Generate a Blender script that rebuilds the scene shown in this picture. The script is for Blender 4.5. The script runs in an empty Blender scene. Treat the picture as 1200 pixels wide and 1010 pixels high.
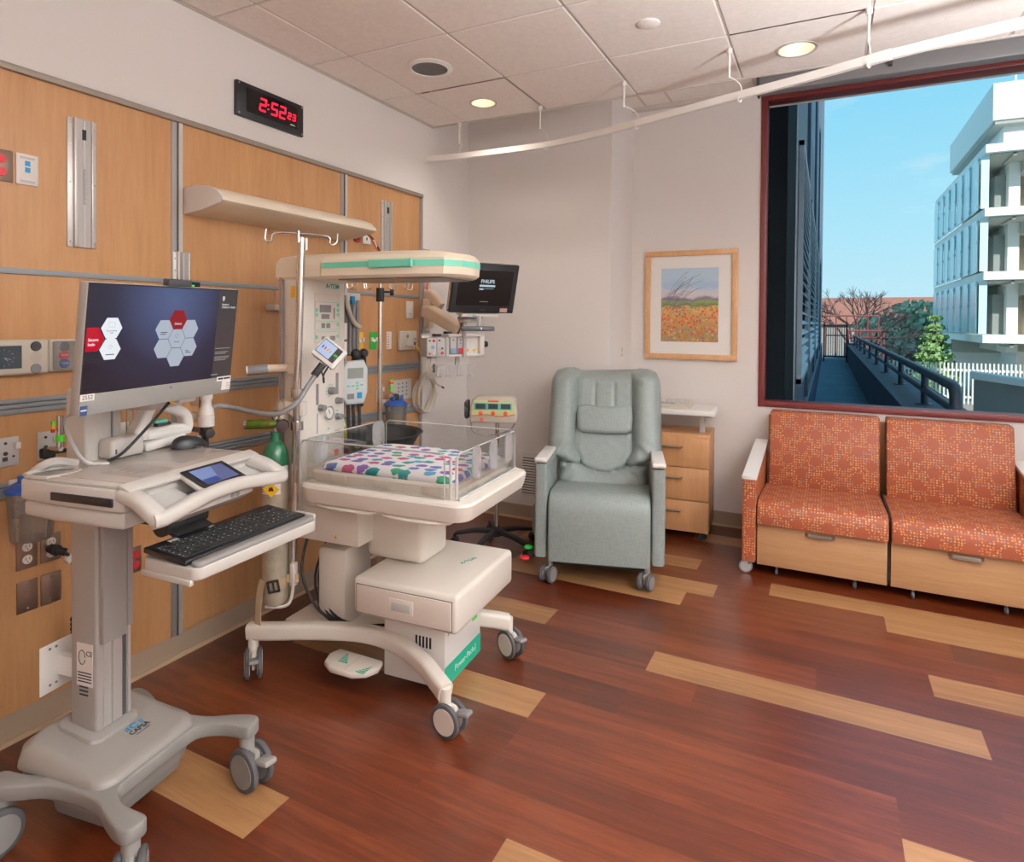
import bpy, bmesh, math, random
from mathutils import Vector, Matrix, Euler
PI = math.pi; R = math.radians
SC = bpy.context.scene; COL = SC.collection
rnd = random.Random(7)

# ---------------------------------------------------------------- materials
def lin(h):
    h = h.lstrip('#'); o = []
    for i in (0, 2, 4):
        c = int(h[i:i+2], 16)/255
        o.append(c/12.92 if c <= .04045 else ((c+.055)/1.055)**2.4)
    return (*o, 1)

def newmat(name):
    m = bpy.data.materials.new(name); m.use_nodes = True
    nt = m.node_tree; b = nt.nodes['Principled BSDF']
    return m, nt, b

def N(nt, t, **kw):
    n = nt.nodes.new(t)
    for k, v in kw.items():
        if k.startswith('i_'): n.inputs[k[2:].replace('_', ' ')].default_value = v
        else: setattr(n, k, v)
    return n

def ramp(nt, stops, interp='LINEAR'):
    n = nt.nodes.new('ShaderNodeValToRGB'); n.color_ramp.interpolation = interp
    e = n.color_ramp.elements
    while len(e) < len(stops): e.new(.5)
    for el, (p, c) in zip(e, stops):
        el.position = p; el.color = lin(c) if isinstance(c, str) else c
    return n

def mat(name, h, rough=.5, metal=0., spec=.5, var=.0, vs=6., bump=0., bs=150., coat=0., emit=None, es=1., alpha=1.):
    m, nt, b = newmat(name)
    b.inputs['Roughness'].default_value = rough; b.inputs['Metallic'].default_value = metal
    b.inputs['Specular IOR Level'].default_value = spec; b.inputs['Coat Weight'].default_value = coat
    b.inputs['Base Color'].default_value = lin(h); b.inputs['Alpha'].default_value = alpha
    tc = N(nt, 'ShaderNodeTexCoord')
    if var > 0:
        no = N(nt, 'ShaderNodeTexNoise', i_Scale=vs, i_Detail=4.)
        nt.links.new(tc.outputs['Object'], no.inputs['Vector'])
        c = lin(h); f0, f1 = 1-var, 1+var
        r = ramp(nt, [(.3, tuple(min(1, x*f0) for x in c[:3])+(1,)), (.7, tuple(min(1, x*f1) for x in c[:3])+(1,))])
        nt.links.new(no.outputs['Fac'], r.inputs['Fac']); nt.links.new(r.outputs['Color'], b.inputs['Base Color'])
    if bump > 0:
        n2 = N(nt, 'ShaderNodeTexNoise', i_Scale=bs, i_Detail=3.)
        nt.links.new(tc.outputs['Object'], n2.inputs['Vector'])
        bp = N(nt, 'ShaderNodeBump', i_Strength=bump, i_Distance=.002)
        nt.links.new(n2.outputs['Fac'], bp.inputs['Height']); nt.links.new(bp.outputs['Normal'], b.inputs['Normal'])
    if emit:
        b.inputs['Emission Color'].default_value = lin(emit); b.inputs['Emission Strength'].default_value = es
    return m

def wood(name, lo, hi, scale, rough=.4, mid=None, coat=0., bands=6.):
    """grain stretched along the axis whose scale is small"""
    m, nt, b = newmat(name)
    tc = N(nt, 'ShaderNodeTexCoord'); mp = N(nt, 'ShaderNodeMapping'); mp.inputs['Scale'].default_value = scale
    nt.links.new(tc.outputs['Object'], mp.inputs['Vector'])
    a = N(nt, 'ShaderNodeTexNoise', i_Scale=1., i_Detail=5., i_Roughness=.6, i_Distortion=.6)
    c = N(nt, 'ShaderNodeTexNoise', i_Scale=bands, i_Detail=6., i_Roughness=.7)
    nt.links.new(mp.outputs[0], a.inputs['Vector']); nt.links.new(mp.outputs[0], c.inputs['Vector'])
    mx = N(nt, 'ShaderNodeMath', operation='ADD'); mu = N(nt, 'ShaderNodeMath', operation='MULTIPLY'); mu.inputs[1].default_value = .5
    nt.links.new(a.outputs['Fac'], mx.inputs[0]); nt.links.new(c.outputs['Fac'], mx.inputs[1]); nt.links.new(mx.outputs[0], mu.inputs[0])
    st = [(.36, lo), (.64, hi)] if not mid else [(.34, lo), (.5, mid), (.66, hi)]
    r = ramp(nt, st); nt.links.new(mu.outputs[0], r.inputs['Fac']); nt.links.new(r.outputs['Color'], b.inputs['Base Color'])
    b.inputs['Roughness'].default_value = rough; b.inputs['Coat Weight'].default_value = coat
    return m

def screen(name, h, es=1.):
    m, nt, b = newmat(name)
    b.inputs['Base Color'].default_value = (0, 0, 0, 1); b.inputs['Roughness'].default_value = .25
    b.inputs['Emission Color'].default_value = lin(h); b.inputs['Emission Strength'].default_value = es
    return m

def clearmat(name, tint=(.97, .98, .98), refl=.06, rough=.02, face=.0, body='#e8ecec', k=.8):
    """thin clear sheet: mostly see-through, a little reflection"""
    m = bpy.data.materials.new(name); m.use_nodes = True; nt = m.node_tree; nt.nodes.clear()
    o = N(nt, 'ShaderNodeOutputMaterial'); t = N(nt, 'ShaderNodeBsdfTransparent'); g = N(nt, 'ShaderNodeBsdfGlossy')
    t.inputs['Color'].default_value = (*tint, 1); g.inputs['Roughness'].default_value = rough
    fr = N(nt, 'ShaderNodeFresnel', i_IOR=1.45); mu = N(nt, 'ShaderNodeMath', operation='MULTIPLY_ADD')
    mu.inputs[1].default_value = k; mu.inputs[2].default_value = refl*.3; mu.use_clamp = True
    mx = N(nt, 'ShaderNodeMixShader')
    nt.links.new(fr.outputs[0], mu.inputs[0]); nt.links.new(mu.outputs[0], mx.inputs[0])
    nt.links.new(t.outputs[0], mx.inputs[1]); nt.links.new(g.outputs[0], mx.inputs[2])
    last = mx
    if face > 0:
        d = N(nt, 'ShaderNodeBsdfDiffuse'); d.inputs['Color'].default_value = lin(body)
        m2 = N(nt, 'ShaderNodeMixShader'); m2.inputs[0].default_value = face
        nt.links.new(mx.outputs[0], m2.inputs[1]); nt.links.new(d.outputs[0], m2.inputs[2]); last = m2
    nt.links.new(last.outputs[0], o.inputs[0])
    return m

M = dict(
 wall=mat('wall_paint', '#e4deda', .85, bump=.08, bs=260),
 ceil=mat('ceiling_tile', '#ece3dc', .9, var=.04, vs=40, bump=.25, bs=220),
 tbar=mat('ceiling_grid', '#cfc4bc', .6), slot=mat('ceiling_slot', '#5d5653', .8),
 base=mat('rubber_base', '#a08c78', .6), base_toe=mat('base_toe', '#bda284', .6),
 alu=mat('anodised_trim', '#a9a3a0', .42, .55), alu_d=mat('dark_gap', '#4a4746', .6), alu_l=mat('bright_aluminium', '#d3cfcb', .35, .5),
 top_trim=mat('bronze_trim', '#93877c', .45, .3),
 blue_rail=mat('grey_rail', '#8d9296', .5, .3),
 winred=mat('window_frame_red', '#6b2a28', .45), blind=mat('blind_housing', '#8d8b8c', .5, .2),
 glass=clearmat('window_glass', (.98, .99, .99), .0, k=.05),
 white=mat('white_plastic', '#e9e4de', .4), white2=mat('white_enamel', '#efece8', .3), cream=mat('cream_plastic', '#e7d9c2', .4),
 ivory=mat('ivory_plastic', '#ebe4da', .35, coat=.2), ivory2=mat('ivory_drawer_face', '#e2d6cb', .4),
 bglow=mat('beige_device', '#c9bfb0', .45), arm_beige=mat('arm_cream', '#dccdb8', .45),
 cartw=mat('cart_offwhite', '#c6c1bb', .42), cartb=mat('cart_base_cover', '#928d88', .36), cartg=mat('cart_grey', '#84817e', .5), cartg2=mat('cart_silver', '#a5a19d', .4, .15),
 cartd=mat('cart_midgrey', '#7b7876', .5), black=mat('black_plastic', '#15151a', .45), blackm=mat('matt_black', '#201f20', .7), rubber=mat('wheel_rubber', '#4b4a4c', .7),
 dgrey=mat('dark_grey', '#3a3a3d', .55), grey=mat('mid_grey', '#7d7b7c', .5), lgrey=mat('light_grey', '#c2bfbc', .5),
 chrome=mat('chrome', '#d5d2ce', .16, 1.), steel=mat('brushed_steel', '#a09a92', .34, .9), plate=mat('steel_cover', '#8b7567', .35, .8),
 green=mat('teal_green', '#16a586', .45), teal=mat('pale_teal', '#6fc7ae', .45), dgreen=mat('oxygen_green', '#1c5a3c', .3, coat=.3), olive=mat('olive_regulator', '#566b1f', .3, .4),
 lime=mat('lime_label', '#54d534', .5), bgreen=mat('bright_green', '#1ea23a', .5), yellow=mat('yellow', '#e8b21c', .5), orange=mat('orange', '#e0561f', .5),
 red=mat('signal_red', '#c11f2c', .45), blue=mat('royal_blue', '#1d4f9e', .35), sky=mat('connector_blue', '#1c86b8', .4), navy=mat('navy', '#223a66', .5), pale_blue=mat('module_blue', '#7fa5c4', .5),
 tank=mat('cylinder_steel', '#b5ad9b', .4, .35, var=.18, vs=18), strap=mat('webbing_tan', '#b39c7c', .8),
 paper=mat('label_paper', '#eeeae6', .6), ink=mat('ink', '#26262a', .7), fog=mat('print_grey', '#8b8a8a', .7),
 clear=clearmat('clear_acrylic', (.985, .99, .99), .03, k=.45), edge=mat('acrylic_edge', '#c9c7c4', .15, coat=.5),
 cup=clearmat('clear_canister', (.9, .9, .88), .05, face=.12), frost=clearmat('frosted_handle', (.94, .94, .94), .05, face=.22, body='#f2f4f6'),
 vinyl=None, orangefab=None,
 maple=wood('maple_laminate', '#b38053', '#c69466', (22, 22, 1.1), .42, '#bd8a5d'),
 panel=wood('maple_wall_panel', '#a9794e', '#be9064', (9, 9, .7), .36, '#b48559'),
 mapleh=wood('maple_sofa_front', '#a67b53', '#bb9068', (1.1, 22, 22), .45, '#b0855d'),
 picframe=wood('picture_frame_wood', '#c59468', '#d8ac80', (14, 14, 5), .4),
 lightwood=None,
 dwall=mat('shaded_metal_wall', '#5d6c7c', .6, var=.08, vs=3), dwall2=mat('upper_wall', '#8795a4', .7), jamb=mat('jamb_shade_dark', '#141c22', .9, 0, .1),  # jamb: the wall's deep shade is put into its near-black colour
 louver=mat('louver_blade', '#b9c6d0', .5, .1), deck=mat('walkway_coating', '#6f8a96', .9, var=.12, vs=2), conc=mat('concrete', '#9a9691', .9, var=.08, vs=2),
 parap=mat('parapet_concrete', '#7e7f86', .9, var=.06, vs=1.5), railm=mat('railing_paint', '#4d5764', .4, .2), gate=mat('gate_paint', '#8a4a48', .6),
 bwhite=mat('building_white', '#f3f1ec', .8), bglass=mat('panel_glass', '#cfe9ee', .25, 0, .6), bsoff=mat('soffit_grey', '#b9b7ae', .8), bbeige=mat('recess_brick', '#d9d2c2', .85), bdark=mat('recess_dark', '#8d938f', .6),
 tile=mat('roof_tile', '#b97862', .8, var=.1, vs=2), leafd=mat('leaf_grey_green', '#b3c0a4', .9, var=.25, vs=1.2), leaf=mat('leaf_green', '#93b574', .9, var=.25, vs=2), leafb=mat('leaf_brown', '#a89888', .9, var=.2, vs=2),
 bark=mat('bark', '#57474b', .9), picket=mat('picket_white', '#e9e6df', .7), asphalt=mat('ground', '#a9a9a2', .95, var=.1, vs=.3),
 lamp=mat('lamp_lens', '#fff4e2', .5, emit='#ffeacb', es=7.), lampcone=mat('lamp_baffle', '#e9dccb', .35), speaker=mat('speaker_mesh', '#6a6866', .7, bump=.4, bs=900),
 led=screen('clock_digits', '#ff1430', 3.), led_green=screen('green_led', '#30e060', 1.5),
 s_navy=None, s_grey=screen('screen_sidebar', '#433f40', 1.), s_white=screen('screen_white', '#e6ecf2', 1.), s_light=screen('screen_hexagon', '#aab4c2', 1.), s_red=screen('screen_red', '#8e1a26', 1.), s_red2=screen('screen_bright_red', '#c00a28', 1.), s_text=screen('screen_text', '#c9c6c4', 1.), s_ink=screen('screen_ink', '#3f4753', .9),
 s_blk=screen('screen_black', '#0b0a0c', 1.), s_phil=screen('screen_logo', '#b9ccd4', 1.), s_lcd=mat('grey_lcd', '#8f9791', .3), s_tab=screen('tablet_blue', '#5a6494', .9), s_tabl=screen('tablet_light', '#7a8fc0', .9), s_tabd=screen('tablet_dark_blue', '#2a4a95', .9), s_small=screen('small_screen', '#a9bfe0', 1.), s_brown=screen('small_screen_edge', '#2a1d17', 1.), s_dlcd=mat('dark_lcd', '#39424a', .2),
)

def fabric_green():
    m, nt, b = newmat('sage_vinyl')
    tc = N(nt, 'ShaderNodeTexCoord')
    outs = []
    for sc in ((30, 30, 650), (650, 30, 30)):
        mp = N(nt, 'ShaderNodeMapping'); mp.inputs['Scale'].default_value = sc
        no = N(nt, 'ShaderNodeTexNoise', i_Scale=1., i_Detail=3.)
        nt.links.new(tc.outputs['Object'], mp.inputs['Vector']); nt.links.new(mp.outputs[0], no.inputs['Vector']); outs.append(no)
    ad = N(nt, 'ShaderNodeMath', operation='ADD'); mu = N(nt, 'ShaderNodeMath', operation='MULTIPLY'); mu.inputs[1].default_value = .5
    nt.links.new(outs[0].outputs['Fac'], ad.inputs[0]); nt.links.new(outs[1].outputs['Fac'], ad.inputs[1]); nt.links.new(ad.outputs[0], mu.inputs[0])
    r = ramp(nt, [(.34, '#7c8888'), (.5, '#8a9491'), (.66, '#9a9f99')])
    nt.links.new(mu.outputs[0], r.inputs['Fac']); nt.links.new(r.outputs['Color'], b.inputs['Base Color'])
    b.inputs['Roughness'].default_value = .48
    bp = N(nt, 'ShaderNodeBump', i_Strength=.12, i_Distance=.002); nt.links.new(mu.outputs[0], bp.inputs['Height']); nt.links.new(bp.outputs['Normal'], b.inputs['Normal'])
    return m

def fabric_orange():
    m, nt, b = newmat('orange_ring_fabric')
    uv = N(nt, 'ShaderNodeUVMap')
    def vor(scale, dist, rand):
        v = N(nt, 'ShaderNodeTexVoronoi', voronoi_dimensions='2D', feature='F1', distance=dist)
        v.inputs['Scale'].default_value = scale; v.inputs['Randomness'].default_value = rand
        nt.links.new(uv.outputs[0], v.inputs['Vector']); return v
    dots = vor(66, 'CHEBYCHEV', .38)
    d1 = N(nt, 'ShaderNodeMath', operation='LESS_THAN'); d1.inputs[1].default_value = .26
    nt.links.new(dots.outputs['Distance'], d1.inputs[0])
    ds = []
    for off in (0., .5):                          # plain discs on a staggered lattice
        sc = N(nt, 'ShaderNodeVectorMath', operation='MULTIPLY_ADD'); sc.inputs[1].default_value = (1/.165, 1/.17, 0); sc.inputs[2].default_value = (off+20, off+20, 0); nt.links.new(uv.outputs[0], sc.inputs[0])
        fr = N(nt, 'ShaderNodeVectorMath', operation='FRACTION'); nt.links.new(sc.outputs[0], fr.inputs[0])
        ce = N(nt, 'ShaderNodeVectorMath', operation='MULTIPLY_ADD'); ce.inputs[1].default_value = (.165, .17, 0); ce.inputs[2].default_value = (-.0825, -.085, 0); nt.links.new(fr.outputs[0], ce.inputs[0])
        le = N(nt, 'ShaderNodeVectorMath', operation='LENGTH'); nt.links.new(ce.outputs[0], le.inputs[0]); ds.append(le)
    mn = N(nt, 'ShaderNodeMath', operation='MINIMUM'); nt.links.new(ds[0].outputs['Value'], mn.inputs[0]); nt.links.new(ds[1].outputs['Value'], mn.inputs[1])
    g = N(nt, 'ShaderNodeMath', operation='GREATER_THAN'); g.inputs[1].default_value = .033
    nt.links.new(mn.outputs[0], g.inputs[0])
    sep = N(nt, 'ShaderNodeSeparateColor'); nt.links.new(dots.outputs['Color'], sep.inputs[0])
    keep = N(nt, 'ShaderNodeMath', operation='GREATER_THAN'); keep.inputs[1].default_value = .16
    nt.links.new(sep.outputs[1], keep.inputs[0])
    p1 = N(nt, 'ShaderNodeMath', operation='MULTIPLY'); p2 = N(nt, 'ShaderNodeMath', operation='MULTIPLY')
    nt.links.new(d1.outputs[0], p1.inputs[0]); nt.links.new(g.outputs[0], p1.inputs[1]); nt.links.new(p1.outputs[0], p2.inputs[0]); nt.links.new(keep.outputs[0], p2.inputs[1])
    cr = ramp(nt, [(0, '#cb7c3c'), (.3, '#978c7d'), (.58, '#d0a673'), (.8, '#d2904a')], 'CONSTANT')
    nt.links.new(sep.outputs[0], cr.inputs['Fac'])
    mx = N(nt, 'ShaderNodeMix', data_type='RGBA'); mx.inputs[6].default_value = lin('#92472b')
    nt.links.new(p2.outputs[0], mx.inputs[0]); nt.links.new(cr.outputs['Color'], mx.inputs[7]); nt.links.new(mx.outputs[2], b.inputs['Base Color'])
    b.inputs['Roughness'].default_value = .6
    tc = N(nt, 'ShaderNodeTexCoord'); no = N(nt, 'ShaderNodeTexNoise', i_Scale=500.)
    nt.links.new(tc.outputs['Object'], no.inputs['Vector'])
    bp = N(nt, 'ShaderNodeBump', i_Strength=.15, i_Distance=.002); nt.links.new(no.outputs['Fac'], bp.inputs['Height']); nt.links.new(bp.outputs['Normal'], b.inputs['Normal'])
    return m

def fabric_animals():
    """white cotton with rows of small coloured creature-like patches"""
    m, nt, b = newmat('nursery_print')
    tc = N(nt, 'ShaderNodeTexCoord'); mp = N(nt, 'ShaderNodeMapping'); mp.inputs['Scale'].default_value = (24, 31, 1)
    nt.links.new(tc.outputs['Object'], mp.inputs['Vector'])
    no = N(nt, 'ShaderNodeTexNoise', i_Scale=2.6, i_Detail=2.5); nt.links.new(mp.outputs[0], no.inputs['Vector'])
    mx = N(nt, 'ShaderNodeMix', data_type='VECTOR'); mx.inputs[0].default_value = .42
    nt.links.new(mp.outputs[0], mx.inputs[4]); nt.links.new(no.outputs['Color'], mx.inputs[5])
    v = N(nt, 'ShaderNodeTexVoronoi', voronoi_dimensions='2D', feature='F1'); v.inputs['Scale'].default_value = 1.; v.inputs['Randomness'].default_value = .5
    nt.links.new(mx.outputs[1], v.inputs['Vector'])
    lt = N(nt, 'ShaderNodeMath', operation='LESS_THAN'); lt.inputs[1].default_value = .36; nt.links.new(v.outputs['Distance'], lt.inputs[0])
    sep = N(nt, 'ShaderNodeSeparateColor'); nt.links.new(v.outputs['Color'], sep.inputs[0])
    cr = ramp(nt, [(0, '#2f8f8f'), (.2, '#5a74b4'), (.4, '#7a5aa6'), (.55, '#b5517f'), (.72, '#3f9f7c'), (.88, '#58a3c6')], 'CONSTANT')
    nt.links.new(sep.outputs[0], cr.inputs['Fac'])
    c = N(nt, 'ShaderNodeMix', data_type='RGBA'); c.inputs[6].default_value = lin('#efecee')
    nt.links.new(lt.outputs[0], c.inputs[0]); nt.links.new(cr.outputs['Color'], c.inputs[7]); nt.links.new(c.outputs[2], b.inputs['Base Color'])
    b.inputs['Roughness'].default_value = .8
    return m

def floor_mat(name, lo, mid, hi, rough):
    m, nt, b = newmat(name)
    tc = N(nt, 'ShaderNodeTexCoord'); at = N(nt, 'ShaderNodeAttribute', attribute_name='plank')
    add = N(nt, 'ShaderNodeVectorMath', operation='MULTIPLY_ADD'); add.inputs[1].default_value = (37, 53, 0)
    nt.links.new(at.outputs['Color'], add.inputs[0]); nt.links.new(tc.outputs['Object'], add.inputs[2])
    mp = N(nt, 'ShaderNodeMapping'); mp.inputs['Scale'].default_value = (1.5, 22, 1); nt.links.new(add.outputs[0], mp.inputs['Vector'])
    a = N(nt, 'ShaderNodeTexNoise', i_Scale=1., i_Detail=6., i_Roughness=.62, i_Distortion=.8); nt.links.new(mp.outputs[0], a.inputs['Vector'])
    f = N(nt, 'ShaderNodeTexNoise', i_Scale=5., i_Detail=5., i_Roughness=.7); nt.links.new(mp.outputs[0], f.inputs['Vector'])
    s = N(nt, 'ShaderNodeSeparateColor'); nt.links.new(at.outputs['Color'], s.inputs[0])
    m1 = N(nt, 'ShaderNodeMath', operation='MULTIPLY_ADD'); m1.inputs[1].default_value = .2; m1.inputs[2].default_value = -.1
    nt.links.new(s.outputs[0], m1.inputs[0])
    m2 = N(nt, 'ShaderNodeMath', operation='MULTIPLY_ADD'); m2.inputs[1].default_value = .35; nt.links.new(f.outputs['Fac'], m2.inputs[0]); nt.links.new(m1.outputs[0], m2.inputs[2])
    m3 = N(nt, 'ShaderNodeMath', operation='MULTIPLY_ADD'); m3.inputs[1].default_value = .65; nt.links.new(a.outputs['Fac'], m3.inputs[0]); nt.links.new(m2.outputs[0], m3.inputs[2])
    r = ramp(nt, [(.3, lo), (.5, mid), (.72, hi)]); nt.links.new(m3.outputs[0], r.inputs['Fac']); nt.links.new(r.outputs['Color'], b.inputs['Base Color'])
    b.inputs['Roughness'].default_value = rough; b.inputs['Specular IOR Level'].default_value = .6; b.inputs['Coat Weight'].default_value = .62; b.inputs['Coat Roughness'].default_value = .24
    return m

def screen_gradient():
    m, nt, b = newmat('screen_navy'); uv = N(nt, 'ShaderNodeUVMap')
    d = N(nt, 'ShaderNodeVectorMath', operation='DISTANCE'); d.inputs[1].default_value = (.27, .25, 0)
    nt.links.new(uv.outputs[0], d.inputs[0])
    r = ramp(nt, [(0, '#566690'), (.09, '#47537b'), (.2, '#2d2e46'), (.33, '#231e2b')]); nt.links.new(d.outputs['Value'], r.inputs['Fac'])
    b.inputs['Base Color'].default_value = (0, 0, 0, 1); b.inputs['Roughness'].default_value = .3
    nt.links.new(r.outputs['Color'], b.inputs['Emission Color']); b.inputs['Emission Strength'].default_value = .9
    return m

def painting():
    """loose watercolour of a flowering field below hills"""
    m, nt, b = newmat('watercolour'); uv = N(nt, 'ShaderNodeUVMap'); sp = N(nt, 'ShaderNodeSeparateXYZ'); nt.links.new(uv.outputs[0], sp.inputs[0])
    no = N(nt, 'ShaderNodeTexNoise', i_Scale=14., i_Detail=4.); nt.links.new(uv.outputs[0], no.inputs['Vector'])
    ma = N(nt, 'ShaderNodeMath', operation='MULTIPLY_ADD'); ma.inputs[1].default_value = .09; nt.links.new(no.outputs['Fac'], ma.inputs[0]); nt.links.new(sp.outputs[1], ma.inputs[2])
    h = .485
    def f(v): return min(1, max(0, (v*h+.045)/ .56))
    mr = N(nt, 'ShaderNodeMapRange'); mr.inputs['From Max'].default_value = .56; nt.links.new(ma.outputs[0], mr.inputs[0])
    r = ramp(nt, [(f(0), '#8f7f4a'), (f(.2), '#a9854f'), (f(.38), '#c08a4c'), (f(.5), '#cf9f5c'), (f(.545), '#b9a862'), (f(.56), '#5f6a48'), (f(.63), '#8b9a5c'), (f(.675), '#6f6a88'), (f(.72), '#d6c6c8'), (f(.8), '#c9cfda'), (f(.88), '#a9c3da'), (f(1), '#b9cfe0')])
    nt.links.new(mr.outputs[0], r.inputs['Fac'])
    v = N(nt, 'ShaderNodeTexVoronoi', voronoi_dimensions='2D'); v.inputs['Scale'].default_value = 46.; nt.links.new(uv.outputs[0], v.inputs['Vector'])
    lt = N(nt, 'ShaderNodeMath', operation='LESS_THAN'); lt.inputs[1].default_value = .36; nt.links.new(v.outputs['Distance'], lt.inputs[0])
    lo = N(nt, 'ShaderNodeMath', operation='LESS_THAN'); lo.inputs[1].default_value = .27; nt.links.new(sp.outputs[1], lo.inputs[0])
    mu = N(nt, 'ShaderNodeMath', operation='MULTIPLY'); nt.links.new(lt.outputs[0], mu.inputs[0]); nt.links.new(lo.outputs[0], mu.inputs[1])
    s2 = N(nt, 'ShaderNodeSeparateColor'); nt.links.new(v.outputs['Color'], s2.inputs[0])
    cr = ramp(nt, [(0, '#cf4a34'), (.24, '#a88f58'), (.42, '#b04a40'), (.56, '#77738c'), (.68, '#c2a878'), (.82, '#8b8a62'), (.92, '#d98a70')], 'CONSTANT'); nt.links.new(s2.outputs[0], cr.inputs['Fac'])
    mx = N(nt, 'ShaderNodeMix', data_type='RGBA'); nt.links.new(mu.outputs[0], mx.inputs[0]); nt.links.new(r.outputs['Color'], mx.inputs[6]); nt.links.new(cr.outputs['Color'], mx.inputs[7])
    nt.links.new(mx.outputs[2], b.inputs['Base Color']); b.inputs['Roughness'].default_value = .8
    return m

M['vinyl'] = fabric_green(); M['orangefab'] = fabric_orange(); M['print'] = fabric_animals(); M['s_navy'] = screen_gradient(); M['paint'] = painting()
M['cherry'] = floor_mat('cherry_plank', '#3e1606', '#59230d', '#783a1d', .34)
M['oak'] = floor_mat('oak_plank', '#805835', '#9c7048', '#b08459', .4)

# ---------------------------------------------------------------- mesh builder
class MB:
    def __init__(s, *mats):
        s.bm = bmesh.new(); s.mats = list(mats); s.i = 0
    def use(s, m):
        if m not in s.mats: s.mats.append(m)
        s.i = s.mats.index(m); return s
    def _put(s, b, mx=None):
        if mx is not None: bmesh.ops.transform(b, matrix=mx, verts=b.verts)
        for f in b.faces: f.material_index = s.i
        t = bpy.data.meshes.new('t'); b.to_mesh(t); b.free(); s.bm.from_mesh(t); bpy.data.meshes.remove(t); return s
    def box(s, c, d, bev=0., seg=2, rot=None, taper=None):
        b = bmesh.new(); bmesh.ops.create_cube(b, size=1)
        for v in b.verts:
            k = 1.
            if taper and v.co.z < 0: k = taper
            v.co = Vector((v.co.x*d[0]*k, v.co.y*d[1]*k, v.co.z*d[2]))
        if bev > 0: bmesh.ops.bevel(b, geom=b.edges[:], offset=min(bev, min(d)*.49), segments=seg, profile=.5, affect='EDGES', clamp_overlap=True)
        mx = Matrix.Translation(c)
        if rot: mx = mx @ Euler([R(a) for a in rot]).to_matrix().to_4x4()
        return s._put(b, mx)
    def slab(s, x0, x1, y0, y1, z0, z1, bev=0., seg=2):
        return s.box(((x0+x1)/2, (y0+y1)/2, (z0+z1)/2), (x1-x0, y1-y0, z1-z0), bev, seg)
    def cyl(s, p0, p1, r, r2=None, n=16, bev=0.):
        p0 = Vector(p0); p1 = Vector(p1); d = p1-p0
        b = bmesh.new(); bmesh.ops.create_cone(b, cap_ends=True, segments=n, radius1=r, radius2=r if r2 is None else r2, depth=d.length)
        if bev > 0: bmesh.ops.bevel(b, geom=[e for e in b.edges if len(e.link_faces) == 2 and any(len(f.verts) > 4 for f in e.link_faces)], offset=bev, segments=2, profile=.5, affect='EDGES')
        return s._put(b, Matrix.Translation((p0+p1)/2) @ d.to_track_quat('Z', 'Y').to_matrix().to_4x4())
    def ball(s, c, r, sc=(1, 1, 1), n=14, rot=None):
        b = bmesh.new(); bmesh.ops.create_uvsphere(b, u_segments=n, v_segments=max(6, n*2//3), radius=r)
        mx = Matrix.Translation(c)
        if rot: mx = mx @ Euler([R(a) for a in rot]).to_matrix().to_4x4()
        return s._put(b, mx @ Matrix.Diagonal((*sc, 1)))
    def lathe(s, prof, c=(0, 0, 0), n=24, axis=(0, 0, 1), cap=True):
        b = bmesh.new(); rings = []
        for r, z in prof:
            rings.append([b.verts.new((max(r, 1e-5)*math.cos(2*PI*k/n), max(r, 1e-5)*math.sin(2*PI*k/n), z)) for k in range(n)])
        for a, q in zip(rings, rings[1:]):
            for k in range(n): b.faces.new((a[k], a[(k+1) % n], q[(k+1) % n], q[k]))
        if cap: b.faces.new(rings[0][::-1]); b.faces.new(rings[-1])
        bmesh.ops.recalc_face_normals(b, faces=b.faces)
        return s._put(b, Matrix.Translation(c) @ Vector(axis).to_track_quat('Z', 'Y').to_matrix().to_4x4())
    def prism(s, pts, h, mx=None, bev=0., seg=2):
        b = bmesh.new(); a = [b.verts.new((x, y, 0)) for x, y in pts]; f = b.faces.new(a)
        e = bmesh.ops.extrude_face_region(b, geom=[f])
        bmesh.ops.translate(b, vec=(0, 0, h), verts=[v for v in e['geom'] if isinstance(v, bmesh.types.BMVert)])
        bmesh.ops.recalc_face_normals(b, faces=b.faces)
        if bev > 0: bmesh.ops.bevel(b, geom=[e for e in b.edges if any(len(f.verts) == len(pts) and len(pts) != 4 or abs(f.normal.z) > .9 for f in e.link_faces)], offset=bev, segments=seg, profile=.5, affect='EDGES')
        return s._put(b, mx)
    def sweep(s, path, sec, closed=False, up=(0, 0, 1), cap=True, scales=None):
        """cross-section sec [(a, b)] (a sideways, b along up) swept along path"""
        P = [Vector(p) for p in path]; n = len(P); b = bmesh.new(); rings = []; prev = None
        for i, p in enumerate(P):
            if closed: t = P[(i+1) % n]-P[i-1]
            else: t = P[min(i+1, n-1)]-P[max(i-1, 0)]
            t.normalize()
            if up is None:
                if prev is None:
                    prev = t.orthogonal().normalized()
                prev = (prev - t*prev.dot(t)).normalized(); u = prev
            else:
                u = Vector(up); u = (u-t*u.dot(t)).normalized()
            sd = t.cross(u).normalized(); k = scales[i] if scales else 1.
            ka, kb = k if isinstance(k, tuple) else (k, k)
            rings.append([b.verts.new(p+sd*(a*ka)+u*(q*kb)) for a, q in sec])
        m = len(sec)
        for i in range(n if closed else n-1):
            A, B = rings[i], rings[(i+1) % n]
            for k in range(m): b.faces.new((A[k], A[(k+1) % m], B[(k+1) % m], B[k]))
        if cap and not closed: b.faces.new(rings[0][::-1]); b.faces.new(rings[-1])
        bmesh.ops.recalc_face_normals(b, faces=b.faces)
        return s._put(b)
    def tube(s, pts, r, n=8, smooth=0, closed=False):
        if smooth: pts = spline(pts, smooth, closed)
        return s.sweep(pts, [(r*math.cos(2*PI*k/n), r*math.sin(2*PI*k/n)) for k in range(n)], closed, None)
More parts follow.
